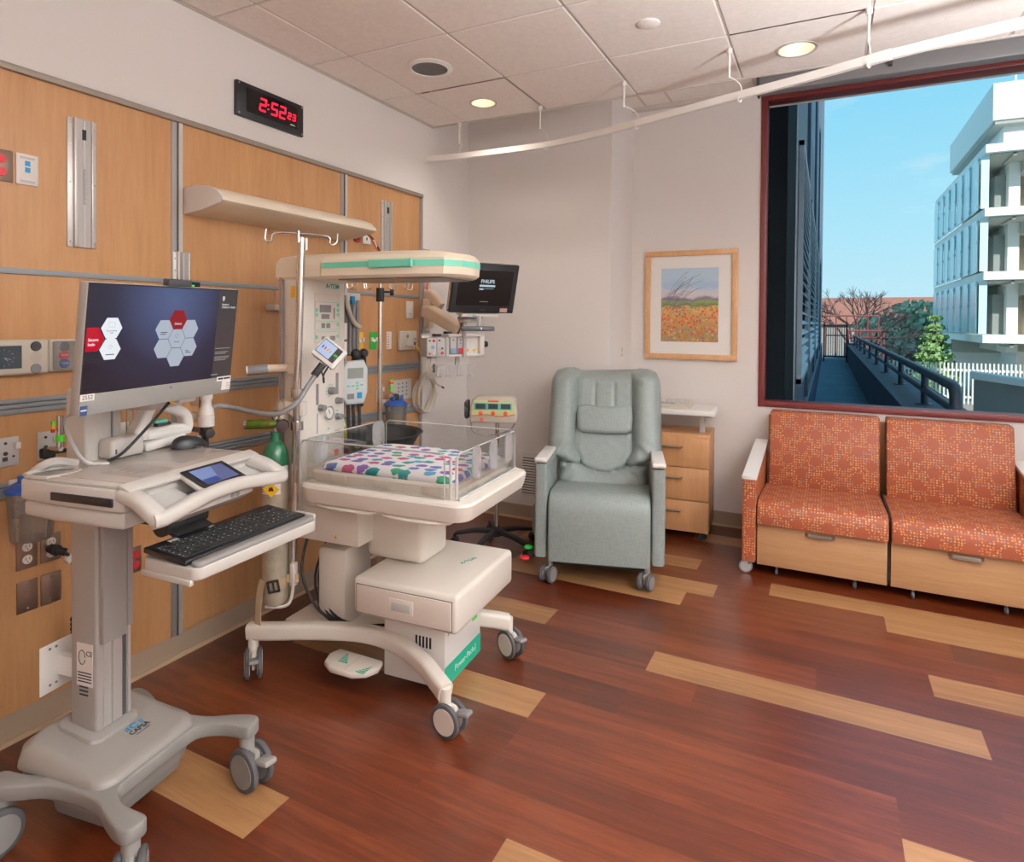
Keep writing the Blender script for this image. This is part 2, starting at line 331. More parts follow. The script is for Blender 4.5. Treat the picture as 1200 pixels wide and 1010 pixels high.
    def surf(s, fn, nu, nv, thick=0.):
        b = bmesh.new(); g = [[b.verts.new(fn(i/nu, j/nv)) for j in range(nv+1)] for i in range(nu+1)]
        for i in range(nu):
            for j in range(nv): b.faces.new((g[i][j], g[i+1][j], g[i+1][j+1], g[i][j+1]))
        if thick:
            bmesh.ops.recalc_face_normals(b, faces=b.faces); bmesh.ops.solidify(b, geom=b.faces[:], thickness=thick)
        bmesh.ops.recalc_face_normals(b, faces=b.faces)
        return s._put(b)
    def build(s, name, parent=None, loc=(0, 0, 0), rot=(0, 0, 0), flat=False, ang=38, uv=False, sub=0):
        me = bpy.data.meshes.new(name)
        if uv:
            L = s.bm.loops.layers.uv.verify()
            for f in s.bm.faces:
                nn = [abs(x) for x in f.normal]; k = nn.index(max(nn))
                for l in f.loops:
                    c = l.vert.co; l[L].uv = (c.y, c.z) if k == 0 else ((c.x, c.z) if k == 1 else (c.x, c.y))
        s.bm.normal_update(); s.bm.to_mesh(me); s.bm.free()
        for m in s.mats: me.materials.append(m)
        o = bpy.data.objects.new(name, me); COL.objects.link(o)
        o.location = loc; o.rotation_euler = [R(a) for a in rot]
        if parent is not None: o.parent = parent
        if not flat:
            for p in me.polygons: p.use_smooth = True
            me.set_sharp_from_angle(angle=R(ang))
        if sub:
            md = o.modifiers.new('s', 'SUBSURF'); md.levels = sub; md.render_levels = sub
        return o

def spline(pts, k=6, closed=False):
    P = [Vector(p) for p in pts]; n = len(P); out = []
    for i in range(n if closed else n-1):
        a = P[(i-1) % n] if closed or i > 0 else P[0]*2-P[1]
        b, c = P[i], P[(i+1) % n]; d = P[(i+2) % n] if closed or i+2 < n else P[-1]*2-P[-2]
        for j in range(k):
            t = j/k
            out.append(.5*((2*b)+(c-a)*t+(2*a-5*b+4*c-d)*t*t+(3*b-a-3*c+d)*t**3))
    if not closed: out.append(P[-1])
    return out

def rrect(w, h, r, n=5, cx=0, cy=0):
    o = []
    for qx, qy, a0 in ((1, 1, 0), (-1, 1, 90), (-1, -1, 180), (1, -1, 270)):
        for k in range(n+1):
            a = R(a0+90*k/n); o.append((cx+qx*(w/2-r)+r*math.cos(a), cy+qy*(h/2-r)+r*math.sin(a)))
    return o

def basis(o, r, u):
    r = Vector(r).normalized(); u = Vector(u); u = (u-r*u.dot(r)).normalized(); n = r.cross(u)
    return Matrix(((r.x, u.x, n.x, o[0]), (r.y, u.y, n.y, o[1]), (r.z, u.z, n.z, o[2]), (0, 0, 0, 1)))

def text(s, size, m, o, r, u, parent=None, name='lettering', align='CENTER', ext=.0004, sx=1., bold=0.):
    c = bpy.data.curves.new(name, 'FONT'); c.body = s; c.size = size; c.align_x = align; c.align_y = 'CENTER'; c.extrude = ext; c.offset = bold; c.resolution_u = 3
    c.materials.append(m); ob = bpy.data.objects.new('t', c); COL.objects.link(ob)
    me = bpy.data.meshes.new_from_object(ob); bpy.data.objects.remove(ob); bpy.data.curves.remove(c)
    ob = bpy.data.objects.new(name, me); COL.objects.link(ob)
    if parent is not None: ob.parent = parent
    ob.matrix_local = basis(o, r, u) @ Matrix.Diagonal((sx, 1, 1, 1)); return ob

def thing(name, label, cat, loc=(0, 0, 0), rz=0., group=None):
    o = bpy.data.objects.new(name, None); COL.objects.link(o); o.location = loc; o.rotation_euler = (0, 0, R(rz)); o.empty_display_size = .05
    o['label'] = label; o['category'] = cat
    if group: o['group'] = group
    return o
def tag(o, label, cat, group=None, kind=None):
    o['label'] = label; o['category'] = cat
    if group: o['group'] = group
    if kind: o['kind'] = kind
    return o
def struct(o, label=None, cat=None):
    o['kind'] = 'structure'
    if label: o['label'] = label
    if cat: o['category'] = cat
    return o
def dup(root, loc, rz, label, group=None):
    r = root.copy(); COL.objects.link(r); r.location = loc; r.rotation_euler = (0, 0, R(rz)); r['label'] = label
    if group: r['group'] = group
    for ch in list(root.children):
        c = ch.copy(); COL.objects.link(c); c.parent = r
        for g in list(ch.children):
            d = g.copy(); COL.objects.link(d); d.parent = c
    return r
X3, Y3, Z3 = (1, 0, 0), (0, 1, 0), (0, 0, 1)
# ================================================================ ROOM SHELL
XR, YF, CZ, UZ = 4.75, -1.7, 2.91, 3.19      # right wall, wall behind the camera, ceiling, upper ceiling by the window
Y1, Y2 = 4.33, 4.88                          # back wall, window wall

# floor planks: rows along x, 0.1776 m deep
PW, PL, PY0 = .1776, 1.2195, 1.267
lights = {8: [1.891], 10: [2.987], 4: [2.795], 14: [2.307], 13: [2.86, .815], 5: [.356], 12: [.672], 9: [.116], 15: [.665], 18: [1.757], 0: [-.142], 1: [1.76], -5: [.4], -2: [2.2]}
def floor():
    bm = bmesh.new(); cl = bm.loops.layers.float_color.new('plank')
    row = int(math.floor((YF-PY0)/PW))
    while PY0+row*PW < 5.0:
        y0, y1 = PY0+row*PW, PY0+(row+1)*PW
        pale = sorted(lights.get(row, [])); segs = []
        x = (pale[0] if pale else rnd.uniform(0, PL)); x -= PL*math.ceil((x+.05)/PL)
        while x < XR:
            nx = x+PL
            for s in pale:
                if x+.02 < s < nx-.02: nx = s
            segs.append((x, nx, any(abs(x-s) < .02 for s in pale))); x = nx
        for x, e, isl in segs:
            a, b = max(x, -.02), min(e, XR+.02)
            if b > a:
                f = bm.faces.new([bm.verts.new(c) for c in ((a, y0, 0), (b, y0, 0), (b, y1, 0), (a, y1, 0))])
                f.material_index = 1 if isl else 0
                c = (rnd.random(), rnd.random(), rnd.random(), 1)
                for l in f.loops: l[cl] = c
        row += 1
    me = bpy.data.meshes.new('floor'); bm.to_mesh(me); bm.free()
    me.materials.append(M['cherry']); me.materials.append(M['oak'])
    o = bpy.data.objects.new('floor', me); COL.objects.link(o); struct(o)
    return o
floor()
sub = MB(M['conc']).slab(-.2, XR+.2, YF-.2, 5.1, -.25, -.004).build('floor_slab'); struct(sub)

# walls
struct(MB(M['wall']).slab(-.16, 0, YF-.16, 5.12, 0, 3.35).build('wall_left'))
struct(MB(M['wall']).slab(0, 1.19, Y1, 5.12, 0, 3.35).build('wall_back'))
WX0, WX1, WZ0, WZ1 = 2.135, 4.45, .91, 3.155
w = MB(M['wall'])
w.slab(1.19, WX0+.02, Y2, 5.12, 0, 3.35).slab(WX1-.02, XR+.16, Y2, 5.12, 0, 3.35).slab(WX0+.02, WX1-.02, Y2, 5.12, 0, WZ0+.02).slab(WX0+.02, WX1-.02, Y2, 5.12, WZ1-.02, 3.35)
struct(w.build('wall_window'))
struct(MB(M['wall']).slab(XR, XR+.16, YF-.16, 5.12, 0, 3.35).build('wall_right'))
struct(MB(M['wall']).slab(-.16, XR+.16, YF-.16, YF, 0, 3.35).build('wall_front'))

# ceiling: tiles on a grid, ends at y 3.82; a higher ceiling runs along the window wall
TX, TS, TYE = .298, .61, 3.82
c = MB(M['slot']); CANS = ((.594, 3.52, .078), (2.42, 3.52, .088))
c.use(M['ceil'])
xs = [.022]+[TX+TS*k for k in range(8)]; xs = [x for x in xs if x < XR]+[XR]
ys = [TYE-.012]+[TYE-TS*k for k in range(1, 10)]; ys = [y for y in ys if y > YF]+[YF]
for a, b in zip(xs, xs[1:]):
    for d, e in zip(ys, ys[1:]):
        if b-a < .05 or d-e < .05: continue
        can = [q for q in CANS if a < q[0] < b and e < q[1] < d]
        if not can:
            c.use(M['slot']).slab(a-.001, b+.001, e-.001, d+.001, CZ+.012, CZ+.06); c.use(M['ceil']).slab(a+.006, b-.006, e+.006, d-.006, CZ, CZ+.02, .004, 1); continue
        qx, qy, qr = can[0]; bb = bmesh.new(); sq, ci = [], []
        for k in range(48):
            t = k*2*PI/48; cx, cy = math.cos(t), math.sin(t)
            ts = [(b-.006-qx)/cx if cx > 1e-6 else ((a+.006-qx)/cx if cx < -1e-6 else 9), (d-.006-qy)/cy if cy > 1e-6 else ((e+.006-qy)/cy if cy < -1e-6 else 9)]
            sq.append(bb.verts.new((qx+cx*min(ts), qy+cy*min(ts), CZ))); ci.append(bb.verts.new((qx+cx*qr, qy+cy*qr, CZ)))
        co = [bb.verts.new((x, y, CZ)) for x, y in ((b-.006, d-.006), (a+.006, d-.006), (a+.006, e+.006), (b-.006, e+.006))]
        for k in range(48): bb.faces.new((sq[k], sq[(k+1) % 48], ci[(k+1) % 48], ci[k]))
        for k, v in enumerate(co):
            i = max(range(48), key=lambda q: -1 if False else ((sq[q].co-v.co).length < 9)*-min((sq[q].co-v.co).length, 9))
            n1 = sorted(range(48), key=lambda q: (sq[q].co-v.co).length)[:2]
            if abs(n1[0]-n1[1]) in (1, 47) and all((sq[q].co-v.co).length > 1e-4 for q in n1): bb.faces.new((sq[n1[0]], sq[n1[1]], v))
        c.use(M['ceil'])._put(bb)
c.use(M['tbar'])
for x in xs[1:-1]: c.slab(x-.0045, x+.0045, YF, TYE, CZ+.004, CZ+.02)
for y in ys[1:-1]: c.slab(0, XR, y-.0035, y+.0035, CZ+.004, CZ+.02)
c.slab(0, .022, YF, TYE, CZ-.002, CZ+.02); c.slab(0, XR, TYE-.012, TYE, CZ-.004, UZ+.02)
struct(c.build('ceiling', flat=True))
c = MB(M['ceil']).slab(0, XR, TYE, Y2, UZ, UZ+.05); c.use(M['tbar'])
for x in (1.3, 1.5, 2.1, 2.7, 3.3): c.slab(x-.008, x+.008, TYE, Y2, UZ-.004, UZ)
c.slab(0, XR, Y2-.05, Y2, UZ-.03, UZ)
struct(c.build('ceiling_upper', flat=True))

# skirting
bz = .107
def skirt(name, x0, x1, y0, y1, toe):
    b = MB(M['base']).slab(x0, x1, y0, y1, 0, bz); b.use(M['base_toe']); b.slab(*toe, 0, .014); struct(b.build(name, flat=True))
skirt('baseboard_left', 0, .006, YF, Y1, (0, .018, YF, Y1))
skirt('baseboard_back', .006, 1.19, Y1-.006, Y1, (0, 1.205, Y1-.018, Y1))
skirt('baseboard_pillar', 1.19, 1.196, Y1, Y2, (1.19, 1.208, Y1, Y2))
skirt('baseboard_window', 1.19, XR, Y2-.006, Y2, (1.19, XR, Y2-.018, Y2))

# maple panelling on the left wall, with its metal trims
PYE, PZT = 3.655, 2.385
p = MB(M['panel']); vs = [YF, -.325, .742, 1.809, 2.876, PYE]; hs = [bz, .876, 1.2, 1.678, PZT]
for a, b in zip(vs, vs[1:]):
    for d, e in zip(hs, hs[1:]): p.slab(0, .012, a+.004, b-.004, d+.003, e-.003)
struct(p.build('wall_left_panelling', flat=True))
t = MB(M['top_trim']); t.slab(0, .03, YF, PYE+.02, PZT-.008, PZT+.016, .003); struct(t.build('trim_1'))
for i, y in enumerate((.742, 1.809, 2.876)):
    t = MB(M['alu']); t.slab(0, .016, y-.026, y+.026, bz, PZT-.008); t.use(M['alu_l']); t.slab(0, .021, y+.006, y+.024, bz, PZT-.008); t.use(M['alu_d']); t.slab(.0, .0185, y-.001, y+.006, bz, PZT-.008)
    struct(t.build('trim_%d' % (i+2), flat=True))
t = MB(M['alu']).slab(0, .024, PYE-.004, PYE+.024, bz, PZT-.008, .003); struct(t.build('trim_5'))
t = MB(M['blue_rail']).slab(0, .02, YF, PYE, 1.668, 1.689, .003); struct(t.build('trim_6'))
def rail(name, z0, z1):
    t = MB(M['blue_rail']); h = z1-z0
    t.slab(0, .022, YF, PYE-.01, z0, z0+h*.36, .002).slab(0, .022, YF, PYE-.01, z1-h*.3, z1, .002).slab(0, .03, YF, PYE-.01, z0+h*.4, z0+h*.66, .002); t.use(M['alu_d']); t.slab(0, .012, YF, PYE-.01, z0, z1)
    struct(t.build(name))
rail('trim_7', 1.172, 1.226); rail('trim_8', .885, .935)

# window
w1 = bpy.data.objects.new('window_1', None); COL.objects.link(w1); w1.location = (WX0, Y2, WZ0); w1['kind'] = 'structure'
f = MB(M['winred']); W_, H_ = WX1-WX0, WZ1-WZ0; k = .042
for a in ((0, k, 0, H_), (W_-k, W_, 0, H_)): f.slab(a[0], a[1], -.012, .13, a[2], a[3], .003)
for a in ((k, W_-k, 0, k), (k, W_-k, H_-k, H_)): f.slab(a[0], a[1], -.0115, .13, a[2], a[3], .003)
f.build('window_frame', w1)
MB(M['glass']).slab(k-.01, W_-k+.01, .072, .078, k-.01, H_-k+.01).build('window_glass', w1, flat=True)
# roller blind housing under the upper ceiling
b = MB(M['blind']); b.slab(2.14, 4.6, 4.60, 4.70, 3.085, 3.19, .01); b.use(M['alu_d']); b.slab(2.125, 2.14, 4.59, 4.71, 3.08, 3.19)
for x in (2.9, 3.9): b.slab(x, x+.02, 4.56, 4.6, 3.13, 3.19)
tag(b.build('roller_blind_housing'), 'grey roller blind housing along the top of the window', 'blind')

# ================================================================ OUTSIDE
# our own building above and beside the room (it throws the shade on the walkway)
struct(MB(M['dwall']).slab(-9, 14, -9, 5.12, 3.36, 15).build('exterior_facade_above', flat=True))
e = MB(M['jamb']).slab(1.2, 2.297, 5.13, 6.49, -.6, 24); struct(e.build('exterior_jamb', flat=True))  # dark pier beside the window, its shade painted in as near-black
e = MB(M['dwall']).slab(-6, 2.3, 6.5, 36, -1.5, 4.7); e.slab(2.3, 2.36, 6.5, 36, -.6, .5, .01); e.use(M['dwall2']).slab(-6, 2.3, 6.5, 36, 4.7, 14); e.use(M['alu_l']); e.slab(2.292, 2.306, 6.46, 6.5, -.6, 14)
e.use(M['dwall']); 
for y in (9.6, 14.5, 20, 26): e.slab(2.3, 2.34, y, y+.5, .5, 14)
struct(e.build('exterior_facade', flat=True))
for i, (y0, y1) in enumerate(((6.95, 9.35), (10.35, 13.9), (15.3, 19.2))):
    g = thing('wall_louver', ['slatted metal louvre nearest the window pane on the shaded outside wall', 'second slatted metal louvre along the shaded outside wall', 'third, farthest slatted louvre along the shaded outside wall'][i], 'louvre', (2.3, y0, .9), 0, 'louvres on the outside wall')
    m = MB(M['louver']); L_ = y1-y0; m.slab(0, .05, 0, .06, 0, 2.45).slab(0, .05, L_-.06, L_, 0, 2.45).slab(0, .05, 0, L_, 2.4, 2.45).slab(0, .05, 0, L_, 0, .05); m.build('louver_frame', g, flat=True)
    m = MB(M['louver'])
    for k in range(22): m.box((.02, L_/2, .1+k*.106), (.09, L_-.1, .008), 0, 1, (0, 38, 0))
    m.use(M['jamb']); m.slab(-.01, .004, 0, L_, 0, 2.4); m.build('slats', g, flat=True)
struct(MB(M['deck']).slab(2.3, 3.4, 5.13, 36, -1.5, -.12).build('exterior_walkway', flat=True))
e = MB(M['parap']).slab(3.35, 3.95, 5.13, 36, -3.2, .58); e.slab(3.33, 3.37, 5.13, 36, .55, .6)
struct(e.build('exterior_parapet', flat=True))
g = thing('pipe_railing', 'dark painted double pipe railing on the walkway parapet', 'railing', (3.6, 6.7, .58))
r = .05
MB(M['railm']).tube([(0, .0, 0), (0, 0, .24)]+[(0, .16*(1-math.cos(a)), .24+.14*math.sin(a)) for a in (R(30), R(60), R(90))]+[(0, 24.5, .4)], r, 10).build('top_rail', g)
MB(M['railm']).cyl((0, .03, .17), (0, 24.5, .17), .038, n=10).build('lower_rail', g)
for k in range(9): MB(M['railm']).cyl((0, 2.0+k*2.65, 0), (0, 2.0+k*2.65, .39), .04, n=10).cyl((0, 2.0+k*2.65, 0), (0, 2.0+k*2.65, .012), .09, n=10).build('rail_post', g)
# gate and red guard rails at the walkway end
g = thing('barred_gate', 'red brown barred gate closing the far walkway end', 'gate', (2.42, 30, -.12))
m = MB(M['gate']); m.slab(0, .06, 0, .06, 0, 1.72).slab(.86, .92, 0, .06, 0, 1.72).slab(0, .92, 0, .05, 1.5, 1.56).slab(0, .92, 0, .05, .2, .26).slab(.1, .86, 0, .05, 1.1, 1.15); m.build('gate_frame', g, flat=True)
m = MB(M['gate'])
for k in range(9): m.slab(.1+k*.085, .125+k*.085, .01, .035, .2, 1.5)
m.build('bars', g, flat=True)
g = thing('red_guard_rail', 'red brown guard rails beside the far walkway gate', 'railing', (3.4, 31.5, .3))
m = MB(M['gate'])
for z in (.3, .6, .9): m.tube([(0, 0, z), (1.35, 0, z), (1.35, -2, z)], .045, 6)
m.build('rails', g)
m = MB(M['gate'])
for x in (0, .45, .9, 1.35): m.cyl((x, 0, -1.5), (x, 0, .95), .045, n=6)
m.tube([(-.9, 4, 1.6), (1.4, 4, 1.6)], .04, 6)
for k in range(6): m.cyl((-.9+k*.46, 4, -1), (-.9+k*.46, 4, 1.6), .035, n=6)
m.build('rail_posts', g)

struct(MB(M['asphalt']).slab(-60, 140, 36, 200, -3.6, -3.2).slab(3.9, 140, 5.2, 36, -3.6, -3.2).build('ground_outside', flat=True))

# white building across the way
g = thing('office_building', 'white multi storey building with balconies seen through the window', 'building', (9.75, 40, -3.2)); z0 = 3.2
for z in (.98, 4.25, 7.53, 10.8):
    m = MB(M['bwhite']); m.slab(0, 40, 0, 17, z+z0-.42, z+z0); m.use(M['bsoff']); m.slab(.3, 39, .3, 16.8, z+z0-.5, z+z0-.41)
    for k in range(14): m.slab(1.2+k*1.6, 1.35+k*1.6, .3, 2.6, z+z0-.62, z+z0-.45)
    m.build('floor_slab', g, flat=True)
m = MB(M['bbeige']); m.slab(2.6, 39, 3.6, 16.5, z0, 10.5+z0); m.slab(1.6, 2.6, 4.6, 16.5, z0, 10.5+z0); m.use(M['bwhite']).slab(1.5, 2.0, 2.6, 4.7, z0, 10.5+z0); m.use(M['bsoff'])
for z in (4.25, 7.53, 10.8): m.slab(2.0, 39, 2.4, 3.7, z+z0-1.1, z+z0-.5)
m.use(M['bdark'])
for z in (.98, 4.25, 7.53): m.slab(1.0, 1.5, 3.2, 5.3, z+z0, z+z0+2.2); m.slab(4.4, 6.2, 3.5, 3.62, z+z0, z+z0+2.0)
m.build('recessed_wall', g, flat=True)
m = MB(M['bwhite']); m.slab(.3, 40, .2, 13, 12.03+z0, 13.95+z0, .02); m.slab(.9, 40, .9, 12.5, 10.8+z0, 12.03+z0); m.use(M['bsoff']); m.slab(.42, 40, .3, 12.8, 11.85+z0, 12.04+z0); m.build('roof_parapet', g, flat=True)
m = MB(M['bwhite']).cyl((1.3, .6, 13.9+z0), (1.3, .6, 14.6+z0), .05, n=6); m.build('roof_mast', g)
for z in (.98, 4.25, 7.53):
    m = MB(M['bglass'])
    for k in range(7): m.box((-.12, 1.85+k*2.25, z+z0+1.42), (.06, 2.24, 2.78), 0, 1, (0, 0, -2))
    m.slab(-.1, .25, .5, .56, z+z0+.05, z+z0+2.8)
    m.build('glass_screen', g, flat=True)
    m = MB(M['bdark'])
    for k in range(7):
        for h in (.15, 1.5, 2.6): m.slab(-.2, -.1, .74+k*2.25, .82+k*2.25, z+z0+h, z+z0+h+.14)
    m.build('bracket_row', g, flat=True)
    m = MB(M['bwhite']).slab(2.9, 14, .35, 1.2, z+z0, z+z0+.72); m.use(M['leafb'])
    for k in range(26): m.ball((3.2+k*.38, .8, z+z0+.8), .2+.1*rnd.random(), n=8)
    m.build('planter', g)
m = MB(M['bwhite']).slab(.2, 2.7, 10, 16.5, 1.6, z0+.6).slab(2.7, 20, 6, 16.5, 1.6, z0+.6); m.use(M['bsoff']).slab(.1, 12, 9.8, 10, z0-.3, z0+.56); m.build('podium', g, flat=True)
m = MB(M['cup']).slab(2.5, 14, -6.1, -6, 1.5, 2.9)
m.build('glass_balustrade', g, flat=True)
# ramp wall of the court below
e = MB(M['conc'])
e.prism([(0, 0), (9, 0), (9, 2.5), (0, 3.62)], .35, basis((5.35, 16.2, -3.2), (1, -.18, 0), Z3)); e.use(M['bwhite']); e.prism([(-.05, 3.6), (9, 2.48), (9, 2.62), (-.05, 3.74)], .5, basis((5.35, 16.25, -3.2), (1, -.18, 0), Z3))
tag(e.build('ramp_parapet', flat=True), 'pale grey ramp wall below the railing at right', 'wall', kind='structure')
g = thing('picket_fence', 'white upright picket fence beyond the railing', 'fence', (3.9, 27, -3.2))
m = MB(M['picket'])
for k in range(44): m.slab(k*.12, k*.12+.05, 0, .04, 1.9, 3.35)
m.build('pickets', g, flat=True); m = MB(M['picket']).slab(0, 5.3, .04, .08, 2.1, 2.18).slab(0, 5.3, .04, .08, 3.05, 3.13); m.use(M['conc']).slab(-.5, 5.6, -.1, .3, 0, 1.9); m.build('fence_rails', g, flat=True)

# tiled hall, trees
g = thing('tiled_roof_hall', 'long low hall with red tiled roof in the far distance', 'building', (-10, 110, -3.2))
MB(M['conc']).slab(0, 46, 0, 16, 0, 4.8).build('hall_wall', g, flat=True)
MB(M['tile']).prism([(-1, 0), (18, 0), (8.5, 4.4)], 48, basis((-1, 0, 4.6), (0, 1, 0), Z3)).build('hall_roof', g, flat=True)
def foliage(mb, c, rad, n, s, squash=.8, seed=1):
    q = random.Random(seed)
    b = bmesh.new()
    for k in range(n):
        d = Vector((q.gauss(0, 1), q.gauss(0, 1), q.gauss(0, 1))).normalized()*q.random()**.4
        p = Vector(c)+Vector((d.x*rad, d.y*rad, d.z*rad*squash)); rr = s*q.uniform(.6, 1.3)
        a = Vector((q.gauss(0, 1), q.gauss(0, 1), q.gauss(0, 1))).normalized(); o_ = a.orthogonal().normalized(); o2 = a.cross(o_)
        b.faces.new([b.verts.new(p+v) for v in (o_*rr, o2*rr*.7, -o_*rr, -o2*rr*.7)])
    mb._put(b)
def branch(m, p, d, l, r, depth, q):
    e = p+d*l; m.cyl(p, e, r, r*.65, n=6 if depth > 2 else 4)
    if depth == 0: return
    for k in range(3 if depth > 1 else 4):
        nd = (d+Vector((q.gauss(0, .5), q.gauss(0, .5), q.gauss(.12, .3)))).normalized(); branch(m, p+d*l*(.7+.3*q.random()), nd, l*q.uniform(.6, .82), r*.6, depth-1, q)
g = thing('bare_tree', 'bare winter tree with thin spreading branches by the walkway end', 'tree', (3.95, 43, -3.2)); q = random.Random(5)
m = MB(M['bark']).cyl((0, 0, 0), (0.05, 0, 3.4), .22, .15, n=8); m.build('tree_trunk', g)
m = MB(M['bark'])
for d in ((-.55, 0, .8), (.15, .2, 1), (.7, -.1, .75), (1.0, 0, .55), (-.15, -.2, 1), (.4, .1, .9)): branch(m, Vector((0, 0, 3.2)), Vector(d).normalized(), 1.5, .075, 4, q)
m.build('branches', g)
def tree(x, y, h, rad, mt, label, seed, sq=.85, group=None, n=700):
    g = thing('leafy_tree', label, 'tree', (x, y, -3.2), 0, group)
    MB(M['bark']).cyl((0, 0, 0), (0, 0, h-rad*sq), .2, .12, n=8).build('tree_trunk', g)
    m = MB(M[mt]); foliage(m, (0, 0, h-rad*sq), rad, n, rad*.13, sq, seed); foliage(m, (rad*.5, 0, h-rad*sq*1.4), rad*.7, n//2, rad*.12, sq, seed+1)
    o = m.build('crown', g, flat=True)
tree(9.4, 68, 7.0, 2.6, 'leafd', 'grey green round leafy tree in front of the tiled roof', 3)
tree(6.3, 64, 5.6, 1.7, 'leafd', 'smaller grey green tree between bare tree and round tree', 8)
tree(7.6, 58, 3.6, 1.8, 'leafb', 'brownish leafless bush below the round tree', 12)
g = thing('conifer_tree', 'bright green conifer beside the white building corner', 'tree', (8.2, 44, -3.2))
MB(M['bark']).cyl((0, 0, 0), (0, 0, 5), .15, .05, n=6).build('tree_trunk', g)
m = MB(M['leaf'])
for k in range(8): foliage(m, (0, 0, 1.2+k*.55), 1.5-k*.17, 240, .16, .35, 30+k)
m.build('crown', g, flat=True)
# ================================================================ CEILING FITTINGS, LIGHT
def downlight(x, y, r, label, energy, lens=True):
    g = thing('recessed_downlight', label, 'ceiling light', (x, y, CZ), 0, 'recessed ceiling lights')
    MB(M['lgrey']).lathe([(r*.98, .004), (r*1.17, -.0005), (r*1.17, -.005), (r*1.0, -.004), (r*.98, .004)], n=40, cap=False).build('trim_ring', g)
    MB(M['lampcone']).surf(lambda u, v: (math.cos(u*2*PI)*(r-.3*r*v), math.sin(u*2*PI)*(r-.3*r*v), -.002+.062*v), 40, 3).build('baffle', g)
    MB(M['lamp']).cyl((0, 0, .055), (0, 0, .062), r*.74, n=32).build('lamp_lens', g)
    return g
def lamp(kind, loc, energy, color, size=.2, spot=None, blend=.5, rot=(0, 0, 0)):
    l = bpy.data.lights.new('room_or_fill_lamp', kind); l.energy = energy; l.color = color
    if kind == 'AREA': l.shape = 'DISK'; l.size = size
    if kind == 'SPOT': l.spot_size = R(spot); l.spot_blend = blend; l.shadow_soft_size = size
    o = bpy.data.objects.new('room_or_fill_lamp', l); COL.objects.link(o); o.location = loc; o.rotation_euler = [R(a) for a in rot]; return o
WARM = (1., .91, .82)
downlight(.594, 3.52, .075, 'small lit downlight near the curtain track wall end', 1)
downlight(2.42, 3.52, .085, 'larger lit downlight in front of the window', 1)
for x, y in ((.594, 3.52), (2.42, 3.52)): lamp('SPOT', (x, y, CZ-.01), 16, WARM, .06, 140, .9)

g = thing('ceiling_speaker', 'round dark grey ceiling speaker with white rim', 'speaker', (.6, 2.905, CZ))
MB(M['white2']).lathe([(.098, .0), (.125, 0), (.127, -.004), (.10, -.012), (.098, -.004), (.098, 0)], n=48, cap=False).build('speaker_ring', g)
MB(M['speaker']).cyl((0, 0, -.006), (0, 0, .0), .0985, n=40).build('speaker_grille', g)
g = MB(M['ceil']).lathe([(0, -.012), (.04, -.012), (.052, -.006), (.053, 0)], n=28).build('smoke_detector', None, (1.814, 2.919, CZ)); tag(g, 'small flat round cover in the middle of a ceiling tile', 'detector')

# curtain track with its hangers
TP = [(0, 3.74), (.12, 3.765), (.40, 3.783), (.92, 3.775), (1.30, 3.69), (1.65, 3.565), (2.0, 3.435), (2.3, 3.33), (2.53, 3.25), (2.73, 3.17), (3.0, 3.09), (3.3, 3.02), (3.8, 2.96), (4.75, 2.9)]
tz = 2.668
g = thing('curtain_track', 'white curved curtain track hung below the ceiling', 'curtain track', (0, 0, tz))
path = spline([(x, y, 0) for x, y in TP], 6)
MB(M['white']).sweep(path, [(-.012, -.019), (-.003, -.019), (-.003, -.012), (.003, -.012), (.003, -.019), (.012, -.019), (.012, .019), (-.012, .019)]).build('track_rail', g, ang=60)
MB(M['white']).slab(-.001, .014, 3.715, 3.765, -.035, .03, .003).slab(.014, .03, 3.725, 3.755, -.02, .02, .004).build('wall_bracket', g)
m = MB(M['white'])
m.box((1.27, 3.697, 0), (.08, .028, .04), .004, 1, (0, 0, -15)); m.build('track_splice', g); MB(M['white']).box((2.755, 3.162, .0), (.12, .03, .044), .004, 1, (0, 0, -22)).build('track_splice', g)
for x, y, tx in ((.245, 3.80, .26), (.895, 3.735, .93), (1.505, 3.565, 1.58), (2.115, 3.372, 2.17), (2.726, 3.205, 2.73)):
    h = MB(M['white']).cyl((x, y, CZ-tz), (x, y, CZ-tz-.026), .014, n=12).cyl((x, y, CZ-tz-.02), (x, y, .095), .0065, n=10)
    ty = None
    for p, q_ in zip(path, path[1:]):
        if p.x <= tx <= q_.x: ty = p.y+(q_.y-p.y)*(tx-p.x)/(q_.x-p.x)
    h.tube([(x, y, .1), (x+(tx-x)*.5, y+.015, .085), (tx, ty+.006, .05), (tx+.005, ty+.018, .0), (tx, ty+.008, -.03), (tx-.01, ty-.012, -.027), (tx-.008, ty-.02, -.01)], .0032, 6, 4)
    h.build('hanger', g)

# ================================================================ LEFT WALL FITTINGS (wall plane x = 0, panel face .012)
PX = .012
def wtext(s, size, m, y, z, x, parent, **k): return text(s, size, m, (x, y, z), Y3, Z3, parent, **k)
